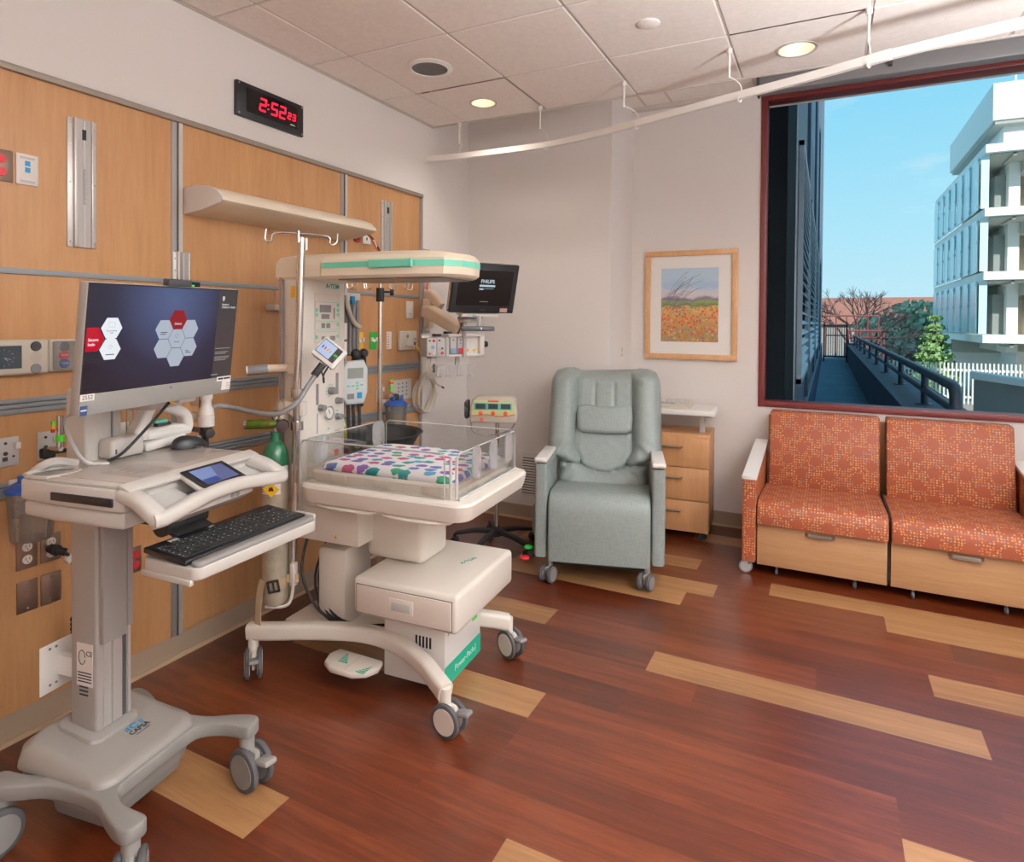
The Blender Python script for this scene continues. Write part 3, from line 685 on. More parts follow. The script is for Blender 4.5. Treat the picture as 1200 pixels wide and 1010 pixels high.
# digital clock 2:52 23
g = thing('digital_clock', 'black wall clock with glowing red digits above the maple panels', 'clock', (0, 2.117, 2.505))
m = MB(M['black']); m.slab(0, .022, 0, .43, 0, .168, .003); m.use(M['chrome'])
for y in (.012, .418):
    for z in (.012, .156): m.cyl((.022, y, z), (.0245, y, z), .005, n=8)
m.build('clock_case', g)
MB(mat('clock_window', '#0a0608', .15)).slab(.022, .0235, .055, .385, .03, .145).build('clock_window', g)
SEG = {'2': 'abged', '5': 'afgcd', '3': 'abgcd'}
def digit(m, ch, y, z, w, h, t):
    S = dict(a=((0, h), (w, h)), b=((w, h), (w, h/2)), c=((w, h/2), (w, 0)), d=((0, 0), (w, 0)), e=((0, h/2), (0, 0)), f=((0, h), (0, h/2)), g=((0, h/2), (w, h/2)))
    for s in SEG[ch]:
        (y0, z0), (y1, z1) = S[s]; sk = .12
        m.tube([(.0245, y+y0+sk*z0, z+z0), (.0245, y+y1+sk*z1, z+z1)], t, 6)
m = MB(M['led'])
for ch, y in (('2', .135), ('5', .208), ('2', .262)): digit(m, ch, y, .06, .034, .058, .0042)
for ch, y in (('2', .318), ('3', .35)): digit(m, ch, y, .07, .018, .03, .0028)
for z in (.078, .1): m.ball((.0245, .188, z), .004, n=8)
m.build('digits', g)
MB(M['lgrey']).prism([(-.02, -.003), (.02, -.003), (.006, .004), (-.012, .004)], .0006, basis((.0238, .352, .043), Y3, Z3)).build('maker_mark', g)

# vertical equipment channels
def channel(name, y, z, w, h, label):
    g = thing(name, label, 'mounting rail', (PX, y, z), 0, 'vertical aluminium equipment rails')
    m = MB(M['alu_l']); m.slab(0, .006, 0, w, 0, h, .001); m.slab(0, .02, w*.18, w*.3, 0, h, .002).slab(0, .02, w*.78, w*.86, 0, h, .002); m.use(M['alu']); m.slab(0, .012, w*.3, w*.78, 0, h); m.use(M['lgrey']); m.slab(.012, .0135, w*.5, w*.58, 0.005, h-.005)
    m.build('rail_channel', g)
    m = MB(M['chrome'])
    for k in (.02, .5, .8, .98):
        z_ = h*k*.96+.01
        m.cyl((.006, w*.09, z_), (.009, w*.09, z_), .0035, n=8).cyl((.006, w*.93, z_), (.009, w*.93, z_), .0035, n=8)
    m.build('screws', g)
    if h > .3: MB(M['blackm']).slab(.012, .016, w*.48, w*.6, h*.84, h*.92).build('stop_block', g)
    return g
g = channel('equipment_rail', 1.362, 1.785, .104, .489, 'long bright aluminium equipment rail high on the first maple panel')
m = MB(M['grey'])
for k in range(22): m.slab(.0135, .0139, .053, .0615-.0015*(k % 3), .165+k*.0062, .169+k*.0062)
m.build('stamped_marks', g, flat=True)
channel('equipment_rail', 1.79, 1.63, .082, .18, 'short aluminium equipment rail just above the cart monitor')
channel('equipment_rail', 3.225, 1.79, .108, .495, 'far aluminium equipment rail above the warmer, right of the lamp')
g = thing('scanner_box', 'small black box at the foot of the short wall rail', 'box', (.03, 1.765, 1.645)); MB(M['black']).slab(0, .06, 0, .105, 0, .032, .004).build('box_body', g); MB(M['led_green']).slab(.06, .0605, .06, .075, .012, .018).build('indicator', g)

# over-bed wall light
g = thing('wall_light', 'long cream wall light on the maple panels behind the warmer', 'wall light', (PX, 1.85, 1.98))
prof = [(x*1.14, z) for x, z in ((0, 0), (0, .115), (.07, .122), (.14, .112), (.19, .09), (.218, .06), (.222, .045), (.21, .036), (.11, .012))]
MB(M['cream']).prism([(x, z) for x, z in prof], 1.02, basis((0, 1.02, 0), X3, Z3), .003).build('light_body', g, ang=50)
MB(M['white']).prism([(x*1.01, z*1.01-.0005) for x, z in prof], .012, basis((0, 0.004, 0), X3, Z3), .002).build('end_cap', g, ang=50)
m = MB(M['dgrey']).tube([(.13, 1.01, .06), (.11, 1.12, .05), (.08, 1.25, -.02), (.03, 1.38, -.16)], .006, 6, 5); m.use(M['orange']).tube([(.15, 1.01, .045), (.12, 1.12, .03), (.09, 1.25, -.06), (.04, 1.40, -.2)], .005, 6, 5); m.use(M['white']).box((.095, 1.19, .0), (.03, .014, .05), .003, 1, (35, 0, 0)); m.build('cable', g)

# cover plates, outlets, data, switches
def plate(y, z, w, h, m='plate'): return MB(M[m]).slab(0, .006, 0, w, 0, h, .0025)
def outlet(y, z, w, h, label, face='white', pm='plate', cat='outlet', grp='wall outlets and cover plates', bodyname='cover_plate'):
    g = thing('wall_outlet', label, cat, (PX, y, z), 0, grp); plate(y, z, w, h, pm).build(bodyname, g)
    for zc in (.30, .70):
        MB(M[face]).lathe([(0, .0095), (.015, .0095), (.0165, .006)], n=20, axis=X3, c=(0, w/2, h*zc)).build('socket', g)
        m = MB(M['dgrey'])
        for dy in (-.006, .006): m.slab(.0093, .0098, w/2+dy-.001, w/2+dy+.001, h*zc-.001, h*zc+.008)
        m.cyl((.0093, w/2, h*zc-.007), (.0098, w/2, h*zc-.007), .0022, n=8); m.build('socket_slots', g)
    return g
def cover(y, z, w, h, label):
    g = thing('wall_outlet_cover', label, 'cover plate', (PX, y, z), 0, 'wall outlets and cover plates'); plate(y, z, w, h).build('plate_face', g); m = MB(M['chrome'])
    for k in (.12, .88): m.cyl((.006, w/2, h*k), (.008, w/2, h*k), .004, n=10)
    m.build('screws', g)
outlet(1.112, 1.988, .074, .11, 'red socket outlet at the upper left beside the data jacks', 'red')
g = thing('data_plate', 'white data plate with two blue jacks on the first panel', 'data socket', (PX, 1.195, 1.988)); plate(0, 0, .07, .11, 'white').build('plate_face', g)
for z in (.045, .068):
    MB(M['sky']).slab(.006, .0085, .027, .043, z, z+.017).build('jack', g)
MB(M['lgrey']).slab(.006, .0068, .012, .058, .092, .1).slab(.006, .0068, .012, .058, .008, .016).build('label_window', g)
outlet(1.191, .610, .068, .113, 'white duplex outlet, upper left of the four steel plates', 'ivory'); outlet(1.269, .611, .068, .103, 'white outlet behind the black cord plug', 'ivory')
cover(1.192, .454, .068, .113, 'blank steel cover plate, lower left of the four'); cover(1.269, .454, .069, .113, 'blank steel cover plate, lower right of the four')
outlet(1.60, .455, .046, .107, 'red socket outlet just right of the cart column', 'red')
outlet(2.965, 1.99, .06, .045, 'red socket right below the end of the wall light', 'red'); 
g = thing('data_plate', 'small white data plate below the end of the wall light', 'data socket', (PX, 3.045, 1.985)); plate(0, 0, .075, .055, 'white').build('plate_face', g); MB(M['navy']).slab(.006, .008, .03, .042, .025, .042).build('jack', g)
g = thing('light_switch', 'white rocker switch plate on the far panel', 'switch', (PX, 3.495, 1.526)); plate(0, 0, .082, .12, 'white').build('plate_face', g); MB(M['white2']).slab(.006, .009, .022, .06, .03, .095, .002).build('rocker', g); MB(M['dgrey']).slab(.009, .0095, .036, .046, .03, .036).build('indicator', g)
# nurse call station + code panel
g = thing('wall_mounted_nurse_call', 'beige nurse call panel with dark screen at far left', 'intercom', (PX, .998, 1.312)); MB(M['bglow']).slab(0, .035, 0, .287, 0, .125, .01, 3).build('station_case', g)
MB(M['s_dlcd']).slab(.035, .036, .02, .198, .024, .104).build('station_screen', g)
m = MB(M['lgrey'])
for k in range(12):
    a = k*PI/6; m.tube([(.0365, .145+.026*math.cos(a), .062+.026*math.sin(a)), (.0365, .145+.03*math.cos(a), .062+.03*math.sin(a))], .001, 4)
m.tube([(.0365, .145, .062), (.0365, .155, .052)], .001, 4).tube([(.0365, .145, .062), (.0365, .165, .056)], .001, 4); m.build('dial_marks', g)
m = MB(M['grey'])
for i in range(7):
    for j in range(7):
        if (i-3)**2+(j-3)**2 < 11: m.cyl((.035, .243+(i-3)*.0058, .06+(j-3)*.0058), (.0356, .243+(i-3)*.0058, .06+(j-3)*.0058), .0014, n=6)
m.build('speaker_holes', g)
m = MB(M['dgrey']).lathe([(0, .004), (.016, .004), (.018, 0)], n=20, axis=X3, c=(.035, .243, .1)); m.build('call_button', g); MB(M['grey']).lathe([(0, .004), (.016, .004), (.018, 0)], n=20, axis=X3, c=(.035, .243, .02)).build('cancel_button', g)
g = thing('wall_mounted_code_call', 'beige code call panel with red and blue buttons beside the dark screen', 'intercom', (PX, 1.287, 1.316)); MB(M['bglow']).slab(0, .03, 0, .096, 0, .12, .008, 3).build('panel_case', g)
for zc, c, nm, tx in ((.092, 'dgrey', 'call_button', ''), (.06, 'red', 'assist_button', 'STAFF'), (.03, 'blue', 'code_button', 'CODE')):
    MB(M[c]).lathe([(0, .006), (.016, .006), (.018, 0)], n=22, axis=X3, c=(.03, .05, zc)).build(nm, g)
    if tx: wtext(tx, .0095, M['white2'], .05, zc, .0363, g)
MB(M['cup']).slab(.03, .045, .008, .09, .006, .112, .006).build('clear_guard', g)
# medical gas outlets
def gas(y, z, w, h, label, pm='lgrey'):
    g = thing('gas_outlet', label, 'gas outlet', (PX, y, z), 0, 'medical gas outlets'); plate(0, 0, w, h, pm).build('outlet_plate', g)
    m = MB(M['dgrey']); m.cyl((.006, w*.4, h*.45), (.009, w*.4, h*.45), .007, n=12).cyl((.006, w*.4, h*.8), (.008, w*.4, h*.8), .005, n=10).slab(.006, .0085, w*.28, w*.48, h*.2, h*.33).cyl((.006, w*.75, h*.33), (.008, w*.75, h*.33), .004, n=8); m.build('outlet_ports', g)
    MB(M['white2']).slab(.006, .02, w*.78, w*1.0, h*.58, h*.8, .002).build('latch', g); return g
def flowmeter(y, z, label):
    g = thing('flowmeter', label, 'flowmeter', (PX+.006, y, z), 0, 'gas flowmeters')
    MB(M['chrome']).cyl((0, 0, 0), (.05, 0, 0), .009, n=12).cyl((.045, .0, 0), (.085, 0, 0), .024, .026, n=20, bev=.002).build('valve_body', g)
    MB(M['blackm']).cyl((.085, 0, 0), (.1, 0, 0), .022, n=20, bev=.003).build('control_knob', g)
    m = MB(M['lgrey']).cyl((.05, .0, .03), (.05, 0, .105), .011, n=12, bev=.002); m.use(M['lime']).cyl((.05, 0, .045), (.05, 0, .07), .0135, n=12); m.build('flow_tube', g)
    m = MB(M['red']).cyl((.05, 0, .085), (.05, 0, .094), .0135, n=12); m.use(M['yellow']).cyl((.05, 0, .094), (.05, 0, .104), .0135, n=12); m.use(M['lime']).cyl((.05, 0, .104), (.05, 0, .112), .0135, n=12); m.use(M['chrome']).cyl((.05, 0, .112), (.05, 0, .12), .01, n=12); m.build('scale_band', g)
    MB(M['grey']).cyl((.055, .01, -.02), (.055, .01, -.055), .004, n=8).build('outlet_nipple', g); return g
gas(1.131, .991, .07, .103, 'pale gas outlet plate at the left picture edge, nothing plugged in')
gas(1.259, .992, .066, .104, 'gas outlet plate behind the black plug, left of the cart mast')
g = thing('flowmeter', 'colour banded flowmeter with black plug left of the cart mast', 'flowmeter', (PX+.006, 1.283, 1.02), 0, 'gas flowmeters')
MB(M['blackm']).slab(0, .035, -.022, .022, -.02, .018, .008).cyl((.02, .02, 0), (.03, .06, .0), .008, n=8).build('black_plug', g)
m = MB(M['chrome']).cyl((.08, .01, .025), (.08, .01, .14), .012, n=12); m.use(M['lime']).cyl((.08, .01, .045), (.08, .01, .07), .0145, n=12); m.build('flow_tube', g)
for dy in (-.014, .03):
    m = MB(M['red']).slab(.075, .085, dy-.005, dy+.005, .082, .094); m.use(M['yellow']).slab(.075, .085, dy-.005, dy+.005, .094, .11); m.use(M['lime']).slab(.075, .085, dy-.005, dy+.005, .11, .122); m.build('scale_band', g)
MB(M['chrome']).cyl((.03, .0, .015), (.085, .01, .02), .01, n=10).build('flow_arm', g)
# outlets above the far counter
for y, c, lab, tx in ((2.985, 'yellow', 'yellow gas outlet plate behind the far side of the warmer', ''), (3.118, 'green', 'green oxygen outlet plate right of the yellow one', '')):
    g = thing('gas_outlet', lab, 'gas outlet', (PX, y, 1.33), 0, 'medical gas outlets'); plate(0, 0, .068, .11, 'bgreen' if c == 'green' else c).build('outlet_plate', g)
    MB(M['white2']).slab(.006, .02, .005, .018, .05, .075, .002).slab(.006, .02, .05, .063, .05, .075, .002).cyl((.006, .034, .055), (.014, .034, .055), .01, n=14).build('outlet_ports', g)
g = thing('alarm_panel', 'narrow white plate with red marks behind the black pole', 'panel', (PX, 3.285, 1.325)); plate(0, 0, .05, .115, 'white').build('plate_face', g); m = MB(M['red'])
for k in range(6): m.slab(.006, .007, .008, .02, .012+k*.017, .018+k*.017)
m.build('red_marks', g)
g = thing('monitor_socket_plate', 'cream wall module with a plugged cable right of the pole', 'socket', (PX, 3.40, 1.312)); MB(M['bglow']).slab(0, .03, 0, .188, 0, .13, .008, 3).build('module_case', g)
m = MB(M['grey']).cyl((.03, .075, .095), (.034, .075, .095), .012, n=16); m.use(M['navy']).slab(.03, .032, .15, .17, .03, .055); m.use(M['red']).slab(.03, .032, .155, .17, .07, .08); m.build('module_ports', g)
m = MB(M['bglow']).cyl((.03, .06, .04), (.075, .085, .03), .012, .009, n=12); m.build('cable_plug', g)
MB(M['yellow']).box((.072, .125, .012), (.012, .02, .04), .002, 1, (25, 0, 0)).build('cable_flag', g)
# coiled cable hanging from it
g = thing('hanging_cable', 'loops of cream cable hanging below the wall module', 'cable', (PX, 3.53, 1.09))
m = MB(M['bglow'])
pts = [(.08, .0, .235), (.085, .03, .17), (.09, .03, .08), (.07, .06, .02)]
q = random.Random(3)
for k in range(4):
    for a in range(10):
        t = a/10*2*PI+2.4; pts.append((.06+.03*math.sin(t*.5+k)+q.uniform(-.006, .006), .12+(.12+q.uniform(-.014, .014))*math.cos(t), -.09+(.125+q.uniform(-.014, .014))*math.sin(t)))
m.tube(pts, .0065, 7, 4); m.tube([(.06, .05, .03), (.08, .15, .06), (.08, .22, -.02), (.08, .29, -.05)], .0065, 7, 5); m.build('cable_loops', g); MB(M['dgrey']).cyl((.08, .29, -.05), (.085, .315, -.065), .007, n=8).build('cable_tip', g)
gas(2.86, .985, .09, .105, 'pale gas outlet plate behind the blue white pump'); flowmeter(2.92, 1.02, 'chrome valve just right of the blue white pump')
gas(3.185, .99, .06, .115, 'narrow outlet plate behind the black pole'); flowmeter(3.27, 1.02, 'flowmeter with green bands between pole and grey plate')
g = thing('sensor_panel', 'grey square plate with many sockets on the far panel', 'socket', (PX, 3.36, .98)); plate(0, 0, .2, .135, 'lgrey').build('plate_face', g); m = MB(M['dgrey'])
for i in range(3):
    for j in range(4): m.cyl((.006, .05+i*.045, .03+j*.026), (.008, .05+i*.045, .03+j*.026), .006, n=8)
m.build('plate_ports', g)
# slotted catheter rack
g = thing('catheter_rack', 'dark ribbed hanging rack beside the warmer column', 'rack', (PX, 2.79, 1.30)); m = MB(M['dgrey']).slab(0, .01, 0, .2, 0, .37)
m.build('rack_back', g); m = MB(M['grey'])
for k in range(6): m.cyl((.02, .02+k*.034, .01), (.02, .02+k*.034, .33), .013, n=10)
m.build('rack_tubes', g); m = MB(M['lgrey']).slab(0, .035, 0, .2, .33, .375, .003); m.build('rack_header', g)
m = MB(M['bglow']).tube([(.05, .06, .36), (.055, .07, .28), (.055, .12, .2), (.06, .17, .17)], .013, 8, 5); m.build('hung_hose', g); MB(M['sky']).slab(.04, .06, .1, .125, .31, .355, .003).build('blue_tab', g)
# small tray shelf with hooks on the panel
g = thing('wall_hook_bracket', 'small pale bracket with two upright pins left of the warmer column', 'bracket', (PX, 2.30, 1.56)); MB(M['lgrey']).slab(0, .07, 0, .12, 0, .03, .004).build('bracket_body', g); m = MB(M['chrome']).cyl((.05, .02, .03), (.05, .02, .1), .004, n=8).cyl((.05, .06, .03), (.05, .06, .1), .004, n=8); m.build('pins', g)
# suction canisters with blue lids
def canister(x, y, z, label, r=.072, h=.17):
    g = thing('suction_canister', label, 'canister', (x, y, z), 0, 'suction canisters with blue lids')
    MB(M['cup']).lathe([(r*.82, 0), (r*.86, .004), (r, h), (r*1.03, h+.004), (r*.97, h+.004), (r*.96, h-.004), (r*.82, .008)], n=28).build('canister_cup', g)
    m = MB(M['blue']).lathe([(0, h+.035), (r*.5, h+.034), (r*.85, h+.022), (r*1.08, h+.008), (r*1.08, h), (r*.9, h)], n=28); m.cyl((.0, -.03, h+.03), (0, -.03, h+.055), .012, n=12).cyl((.02, .035, h+.03), (.02, .035, h+.06), .01, n=12); m.build('canister_lid', g)
    MB(M['white']).slab(-r*1.25, -r*.85, -.03, .03, h-.05, h+.03, .005).slab(-r*1.25, -r*1.1, -.02, .02, h-.1, h-.05).build('wall_clip', g)
    m = MB(M['fog'])
    for k in range(7): m.tube([(r*.93*math.cos(a), r*.93*math.sin(a)-.0, .04+k*.017) for a in (-1.3, -1.15, -1.0)], .0008, 4)
    m.build('scale_marks', g); return g
canister(.11, 1.195, .745, 'clear suction canister with blue lid behind the cart'); canister(.105, 3.27, .80, 'clear suction canister with blue lid behind the warmer')
# hanging power cord of the cart, white plate
g = thing('power_cord', 'black coiled power cord plugged into the wall behind the cart', 'cord', (PX, 1.30, .66)); m = MB(M['blackm']).cyl((.008, .0, 0), (.05, .0, .0), .016, .02, n=12).cyl((.05, 0, 0), (.07, .02, -.01), .014, n=10); m.build('cord_plug', g); MB(M['paper']).box((.075, .03, -.035), (.02, .03, .024), .002, 1, (30, 0, 0)).build('cord_tag', g)
pts = [(.065, .015, -.01), (.08, .035, -.04), (.085, .045, -.12), (.085, .045, -.24)]
for k in range(90): pts.append((.09+.02*math.cos(k*.9), .05+.02*math.sin(k*.9), -.25-k*.0026))
pts += [(.1, .06, -.5), (.16, .05, -.57), (.30, .0, -.60), (.42, -.06, -.57)]
MB(M['blackm']).tube(spline(pts, 2), .0058, 6).build('cord_cable', g)

# ================================================================ BACK WALL FITTINGS
g = thing('return_air_grille', 'beige wall vent grille low beside the recliner', 'vent', (.475, Y1, .15)); m = MB(M['wall']); m.slab(0, .40, -.012, 0, 0, .035).slab(0, .40, -.012, 0, .335, .37).slab(0, .03, -.012, 0, .035, .335).slab(.37, .40, -.012, 0, .035, .335); m.build('vent_frame', g)
m = MB(M['wall'])
for k in range(15): m.box((.2, -.008, .045+k*.0205), (.34, .016, .004), 0, 1, (35, 0, 0))
m.use(M['blackm']).slab(.03, .37, -.0025, -.0005, .035, .335); m.build('vent_louvers', g, flat=True)
g = thing('wall_outlet', 'white outlet on the narrow side face of the wall corner', 'outlet', (1.19, 4.57, 1.237), 0, 'wall outlets and cover plates'); plate(0, 0, .072, .098, 'white').build('cover_plate', g)
m = MB(M['lgrey'])
for zc in (.3, .7): m.lathe([(0, .0095), (.015, .0095), (.0165, .006)], n=16, axis=X3, c=(0, .036, .098*zc))
m.build('socket', g)
# framed watercolour
g = thing('framed_picture', 'light wood framed watercolour of a flowering field', 'picture', (1.302, Y2, 1.232)); W_, H_, k = .687, .83, .042
m = MB(M['picframe'])
for a in ((0, W_, 0, k), (0, W_, H_-k, H_), (0, k, k, H_-k), (W_-k, W_, k, H_-k)): m.slab(a[0], a[1], -.028, 0, a[2], a[3], .003)
m.build('picture_frame', g); MB(M['white2']).slab(k-.002, W_-k+.002, -.014, -.004, k-.002, H_-k+.002).build('picture_mat', g, flat=True)
o = MB(M['paint']).slab(0, .425, -.0008, 0, 0, .56).build('artwork', g, (.125, -.0142, .135), flat=True, uv=True)
m = MB(mat('painted_twig', '#6d6670', .8)); q = random.Random(11)
for k_ in range(26):
    y0 = q.uniform(.13, .22); z0 = q.uniform(.33, .5); a = q.uniform(.25, 1.2); l = q.uniform(.14, .3); pts = [(y0, -.0152, z0)]
    for s_ in range(5):
        a += q.uniform(-.25, .15); pts.append((min(.53, max(.128, pts[-1][0]+math.cos(a)*l/5)), -.0152, min(.685, pts[-1][2]+math.sin(a)*l/5)))
    m.tube(pts, .0015, 4)
m.build('painted_twigs', g)
# ================================================================ FURNITURE
def loft(m, rings, caps=True):
    b = bmesh.new(); V = [[b.verts.new(p) for p in r] for r in rings]; n = len(V[0])
    for A, B in zip(V, V[1:]):
        for k in range(n): b.faces.new((A[k], A[(k+1) % n], B[(k+1) % n], B[k]))
    if caps: b.faces.new(V[0][::-1]); b.faces.new(V[-1])
    bmesh.ops.recalc_face_normals(b, faces=b.faces); m._put(b); return m

def caster(parent, x, y, r, w, yaw, zt, housing='cartg', wheel='cartg2', tyre='rubber', off=.5, pedal=None, single=False):
    """swivel caster: housing with stem, twin wheels (sub-parts), optional brake pedal"""
    a = R(yaw); fx, fy = math.cos(a), math.sin(a)           # rolling direction; the wheel trails behind the stem
    cx, cy = -fx*r*off, -fy*r*off; ax = Vector((-fy, fx, 0)); hw = w/2
    m = MB(M[housing]).cyl((0, 0, r*1.35), (0, 0, zt), r*.34, n=14)
    m.box((cx*.6, cy*.6, r*1.5), (r*1.35, w*.46, r*.75), r*.22, 2, (0, 0, yaw))
    m.box((cx, cy, r*1.02), (r*.55, w*.26, r*.9), r*.1, 2, (0, 0, yaw))
    h = m.build('caster', parent, (x, y, 0))
    for s in ((0,) if single else (-1, 1)):
        c = Vector((cx, cy, r)); p0 = c+ax*(s*hw-(hw*.36 if not single else hw*.6)); p1 = c+ax*(s*hw+(hw*.36 if not single else hw*.6))
        t = MB(M[tyre]).cyl(p0, p1, r, n=28, bev=r*.1)
        d = (p1-p0).normalized()*.002; t.use(M[wheel]); t.cyl(p0-d, p1+d, r*.76, n=28)
        t.build('wheel', h)
    if pedal:
        MB(M[pedal]).box((cx-fx*r*1.05, cy-fy*r*1.05, r*1.62), (r*.95, w*.8, r*.28), r*.12, 2, (0, 14, yaw)).build('brake_pedal', h)
    return h

# ---------------------------------------------------------------- recliner (front faces local -Y)
g = thing('recliner_chair', 'sage green vinyl hospital recliner with white arm caps and head pillow', 'armchair', (1.41, 3.44, 0), 15.6)
V_ = M['vinyl']
def side_prism(m, yz, x0, x1, bev=.0, seg=2): return m.prism([(y, z) for y, z in yz], x1-x0, basis((x0, 0, 0), Y3, Z3), bev, seg)
seat = [(-.045, .13), (-.05, .30), (-.045, .42), (-.03, .475), (.0, .505), (.05, .52), (.3, .50), (.62, .46), (.62, .2), (.58, .13)]
side_prism(MB(V_), seat, -.283, .300, .018, 3).build('seat', g, ang=50)
def hw(v):
    if v < .25: return .298
    if v < .36: t = (v-.25)/.11; return .298+.074*t*t*(3-2*t)
    return .372-.012*(v-.36) if v < .84 else .366-.028*((v-.84)/.16)**2.5
def back_front(u, v):
    s = abs(u); x = u*hw(v)
    y = .52+.25*v; z = .42+.75*v
    bol = .085*math.exp(-((s-.78)/.26)**4)*(1 if v > .30 else max(0, (v-.14)/.16))
    smile = .22-.055*(1-min(1, s/.52)**2) if s < .52 else .22+.06*(s-.52)
    roll = .055*math.exp(-((v-.10)/.075)**2)*(1-s**8)
    groove = -.03*math.exp(-((v-smile)/.016)**2) - .034*math.exp(-((s-.49)/.03)**2)*(1 if v > smile else 0)
    seam = 0
    if v > .68:
        for k in (-.17, .17): seam -= .012*math.exp(-((u-k)/.02)**2)
    crease = .006*math.sin(60*v+22*s)*(1 if s > .55 and (v < .42 or v > .9) else .12)
    edge = .085*(1-s**10)**.5 if s < 1 else 0
    top = 1-max(0, (v-.9)/.1)**3
    y -= (edge*top+(bol+.02)*top+roll+groove+seam+crease)
    if v > .8: z += ((v-.8)/.2)*(.028*math.exp(-((s-.74)/.17)**2)-.012*(1-s))
    return Vector((x, y, z))
rings = []
for j in range(61):
    v = j/60; ring = [back_front(-1+2*i/56, v) for i in range(57)]
    for i in range(1, 12):
        u = 1-2*i/12; p = back_front(u, v); ring.append(Vector((u*hw(v), .56+.25*v+.05*(1-u*u), p.z)))
    rings.append(ring)
loft(MB(V_), rings).build('backrest', g, (.008, 0, 0), ang=60)
pr_ = [(x*1.32, z*1.05) for x, z in [(-.135, .02), (-.14, .10), (-.135, .165), (-.10, .18), (0, .165), (.10, .18), (.135, .165), (.14, .10), (.135, .02), (.11, .0), (0, -.006), (-.11, .0)]]
MB(V_).prism(pr_, .085, basis((.012, .578, .765), X3, (0, .32, .95)), .026, 4).build('head_pillow', g, ang=70)
for s in (-1, 1):
    x0 = .008+s*.335
    a = [(-.02, .14), (-.022, .60), (-.02, .685), (.5, .665), (.52, .25), (.5, .14)]
    o = side_prism(MB(V_), a, x0-.037, x0+.037, .016, 3).build('armrest', g, ang=50)
    MB(M['white2']).box((x0, .19, .70), (.078, .46, .03), .013, 3, (-2.2, 0, 0)).build('arm_cap', o)
MB(M['blackm']).slab(-.27, .29, .0, .58, .10, .2).build('underframe', g)
for x, y in ((-.272, .0), (.285, .0), (-.25, .5), (.26, .5)): caster(g, x, y-.0, .048, .055, 65 if y == 0 else 30, .16, 'cartg', 'grey', 'rubber', .45)
m = MB(M['steel']).tube([(-.37, .22, .17), (-.40, .20, .22), (-.405, .23, .34)], .011, 8, 4).box((-.405, .235, .335), (.012, .035, .07), .005); m.build('recline_lever', g)
p = MB(M['blackm']).cyl((-.33, .06, .12), (-.40, .05, .12), .008, n=8).box((-.395, .045, .14), (.03, .03, .07), .004); p.build('brake_bar', g)
m = MB(M['bgreen']).ball((-.405, .03, .175), .028, (1, 1, .45)); m.build('green_pedal', g); MB(M['red']).ball((-.42, -.01, .125), .03, (1, 1, .45)).build('red_pedal', g)

# ---------------------------------------------------------------- bedside cabinet
g = thing('bedside_cabinet', 'maple three drawer bedside cabinet on black casters behind the recliner', 'cabinet', (1.834, 4.471, 0), 4)
MB(M['maple']).slab(-.46, .031, .0, .37, .055, .735, .002).build('cabinet_body', g)
for z0, z1 in ((.056, .270), (.276, .500), (.506, .715)):
    d = MB(M['maple']).slab(-.458, .029, -.018, -.0, z0, z1, .002).build('drawer', g)
    MB(M['steel']).tube([(-.335, -.018, z1-.07), (-.335, -.045, z1-.07), (-.155, -.045, z1-.07), (-.155, -.018, z1-.07)], .0065, 8).build('drawer_handle', d)
m = MB(M['white2']).slab(-.49, .065, -.03, .36, .868, .90, .006); m.use(M['white']).slab(-.46, .035, .0, .33, .8995, .901); m.build('raised_top', g)
m = MB(M['lgrey']).slab(-.05, -.015, .10, .14, .735, .868, .003).slab(-.41, -.375, .10, .14, .735, .868, .003).slab(-.05, .02, .25, .28, .82, .868); m.build('top_support', g)
for x, y in ((-.0, .04), (-.42, .04), (0, .33), (-.42, .33)): caster(g, x-.01, y-.01, .027, .036, 25, .056, 'blackm', 'blackm', 'blackm', .3)
g = thing('tabletop_console', 'flat pale keyboard like console on top of the bedside cabinet', 'console', (1.50, 4.50, .902), 4)
MB(M['bglow']).prism([(0, 0), (.2, 0), (.2, .045), (.03, .022), (0, .014)], .36, basis((-.14, 0, 0), Y3, Z3) , .004).build('console_body', g)
m = MB(M['lgrey'])
for i in range(10):
    for j in range(4): m.box((-.12+i*.034, .09+j*.026, .0335+j*.0035), (.028, .02, .008), .002, 1, (8, 0, 0))
m.build('keys', g); MB(M['s_lcd']).box((.06, .055, .0268), (.1, .022, .003), 0, 1, (8, 0, 0)).build('display', g)

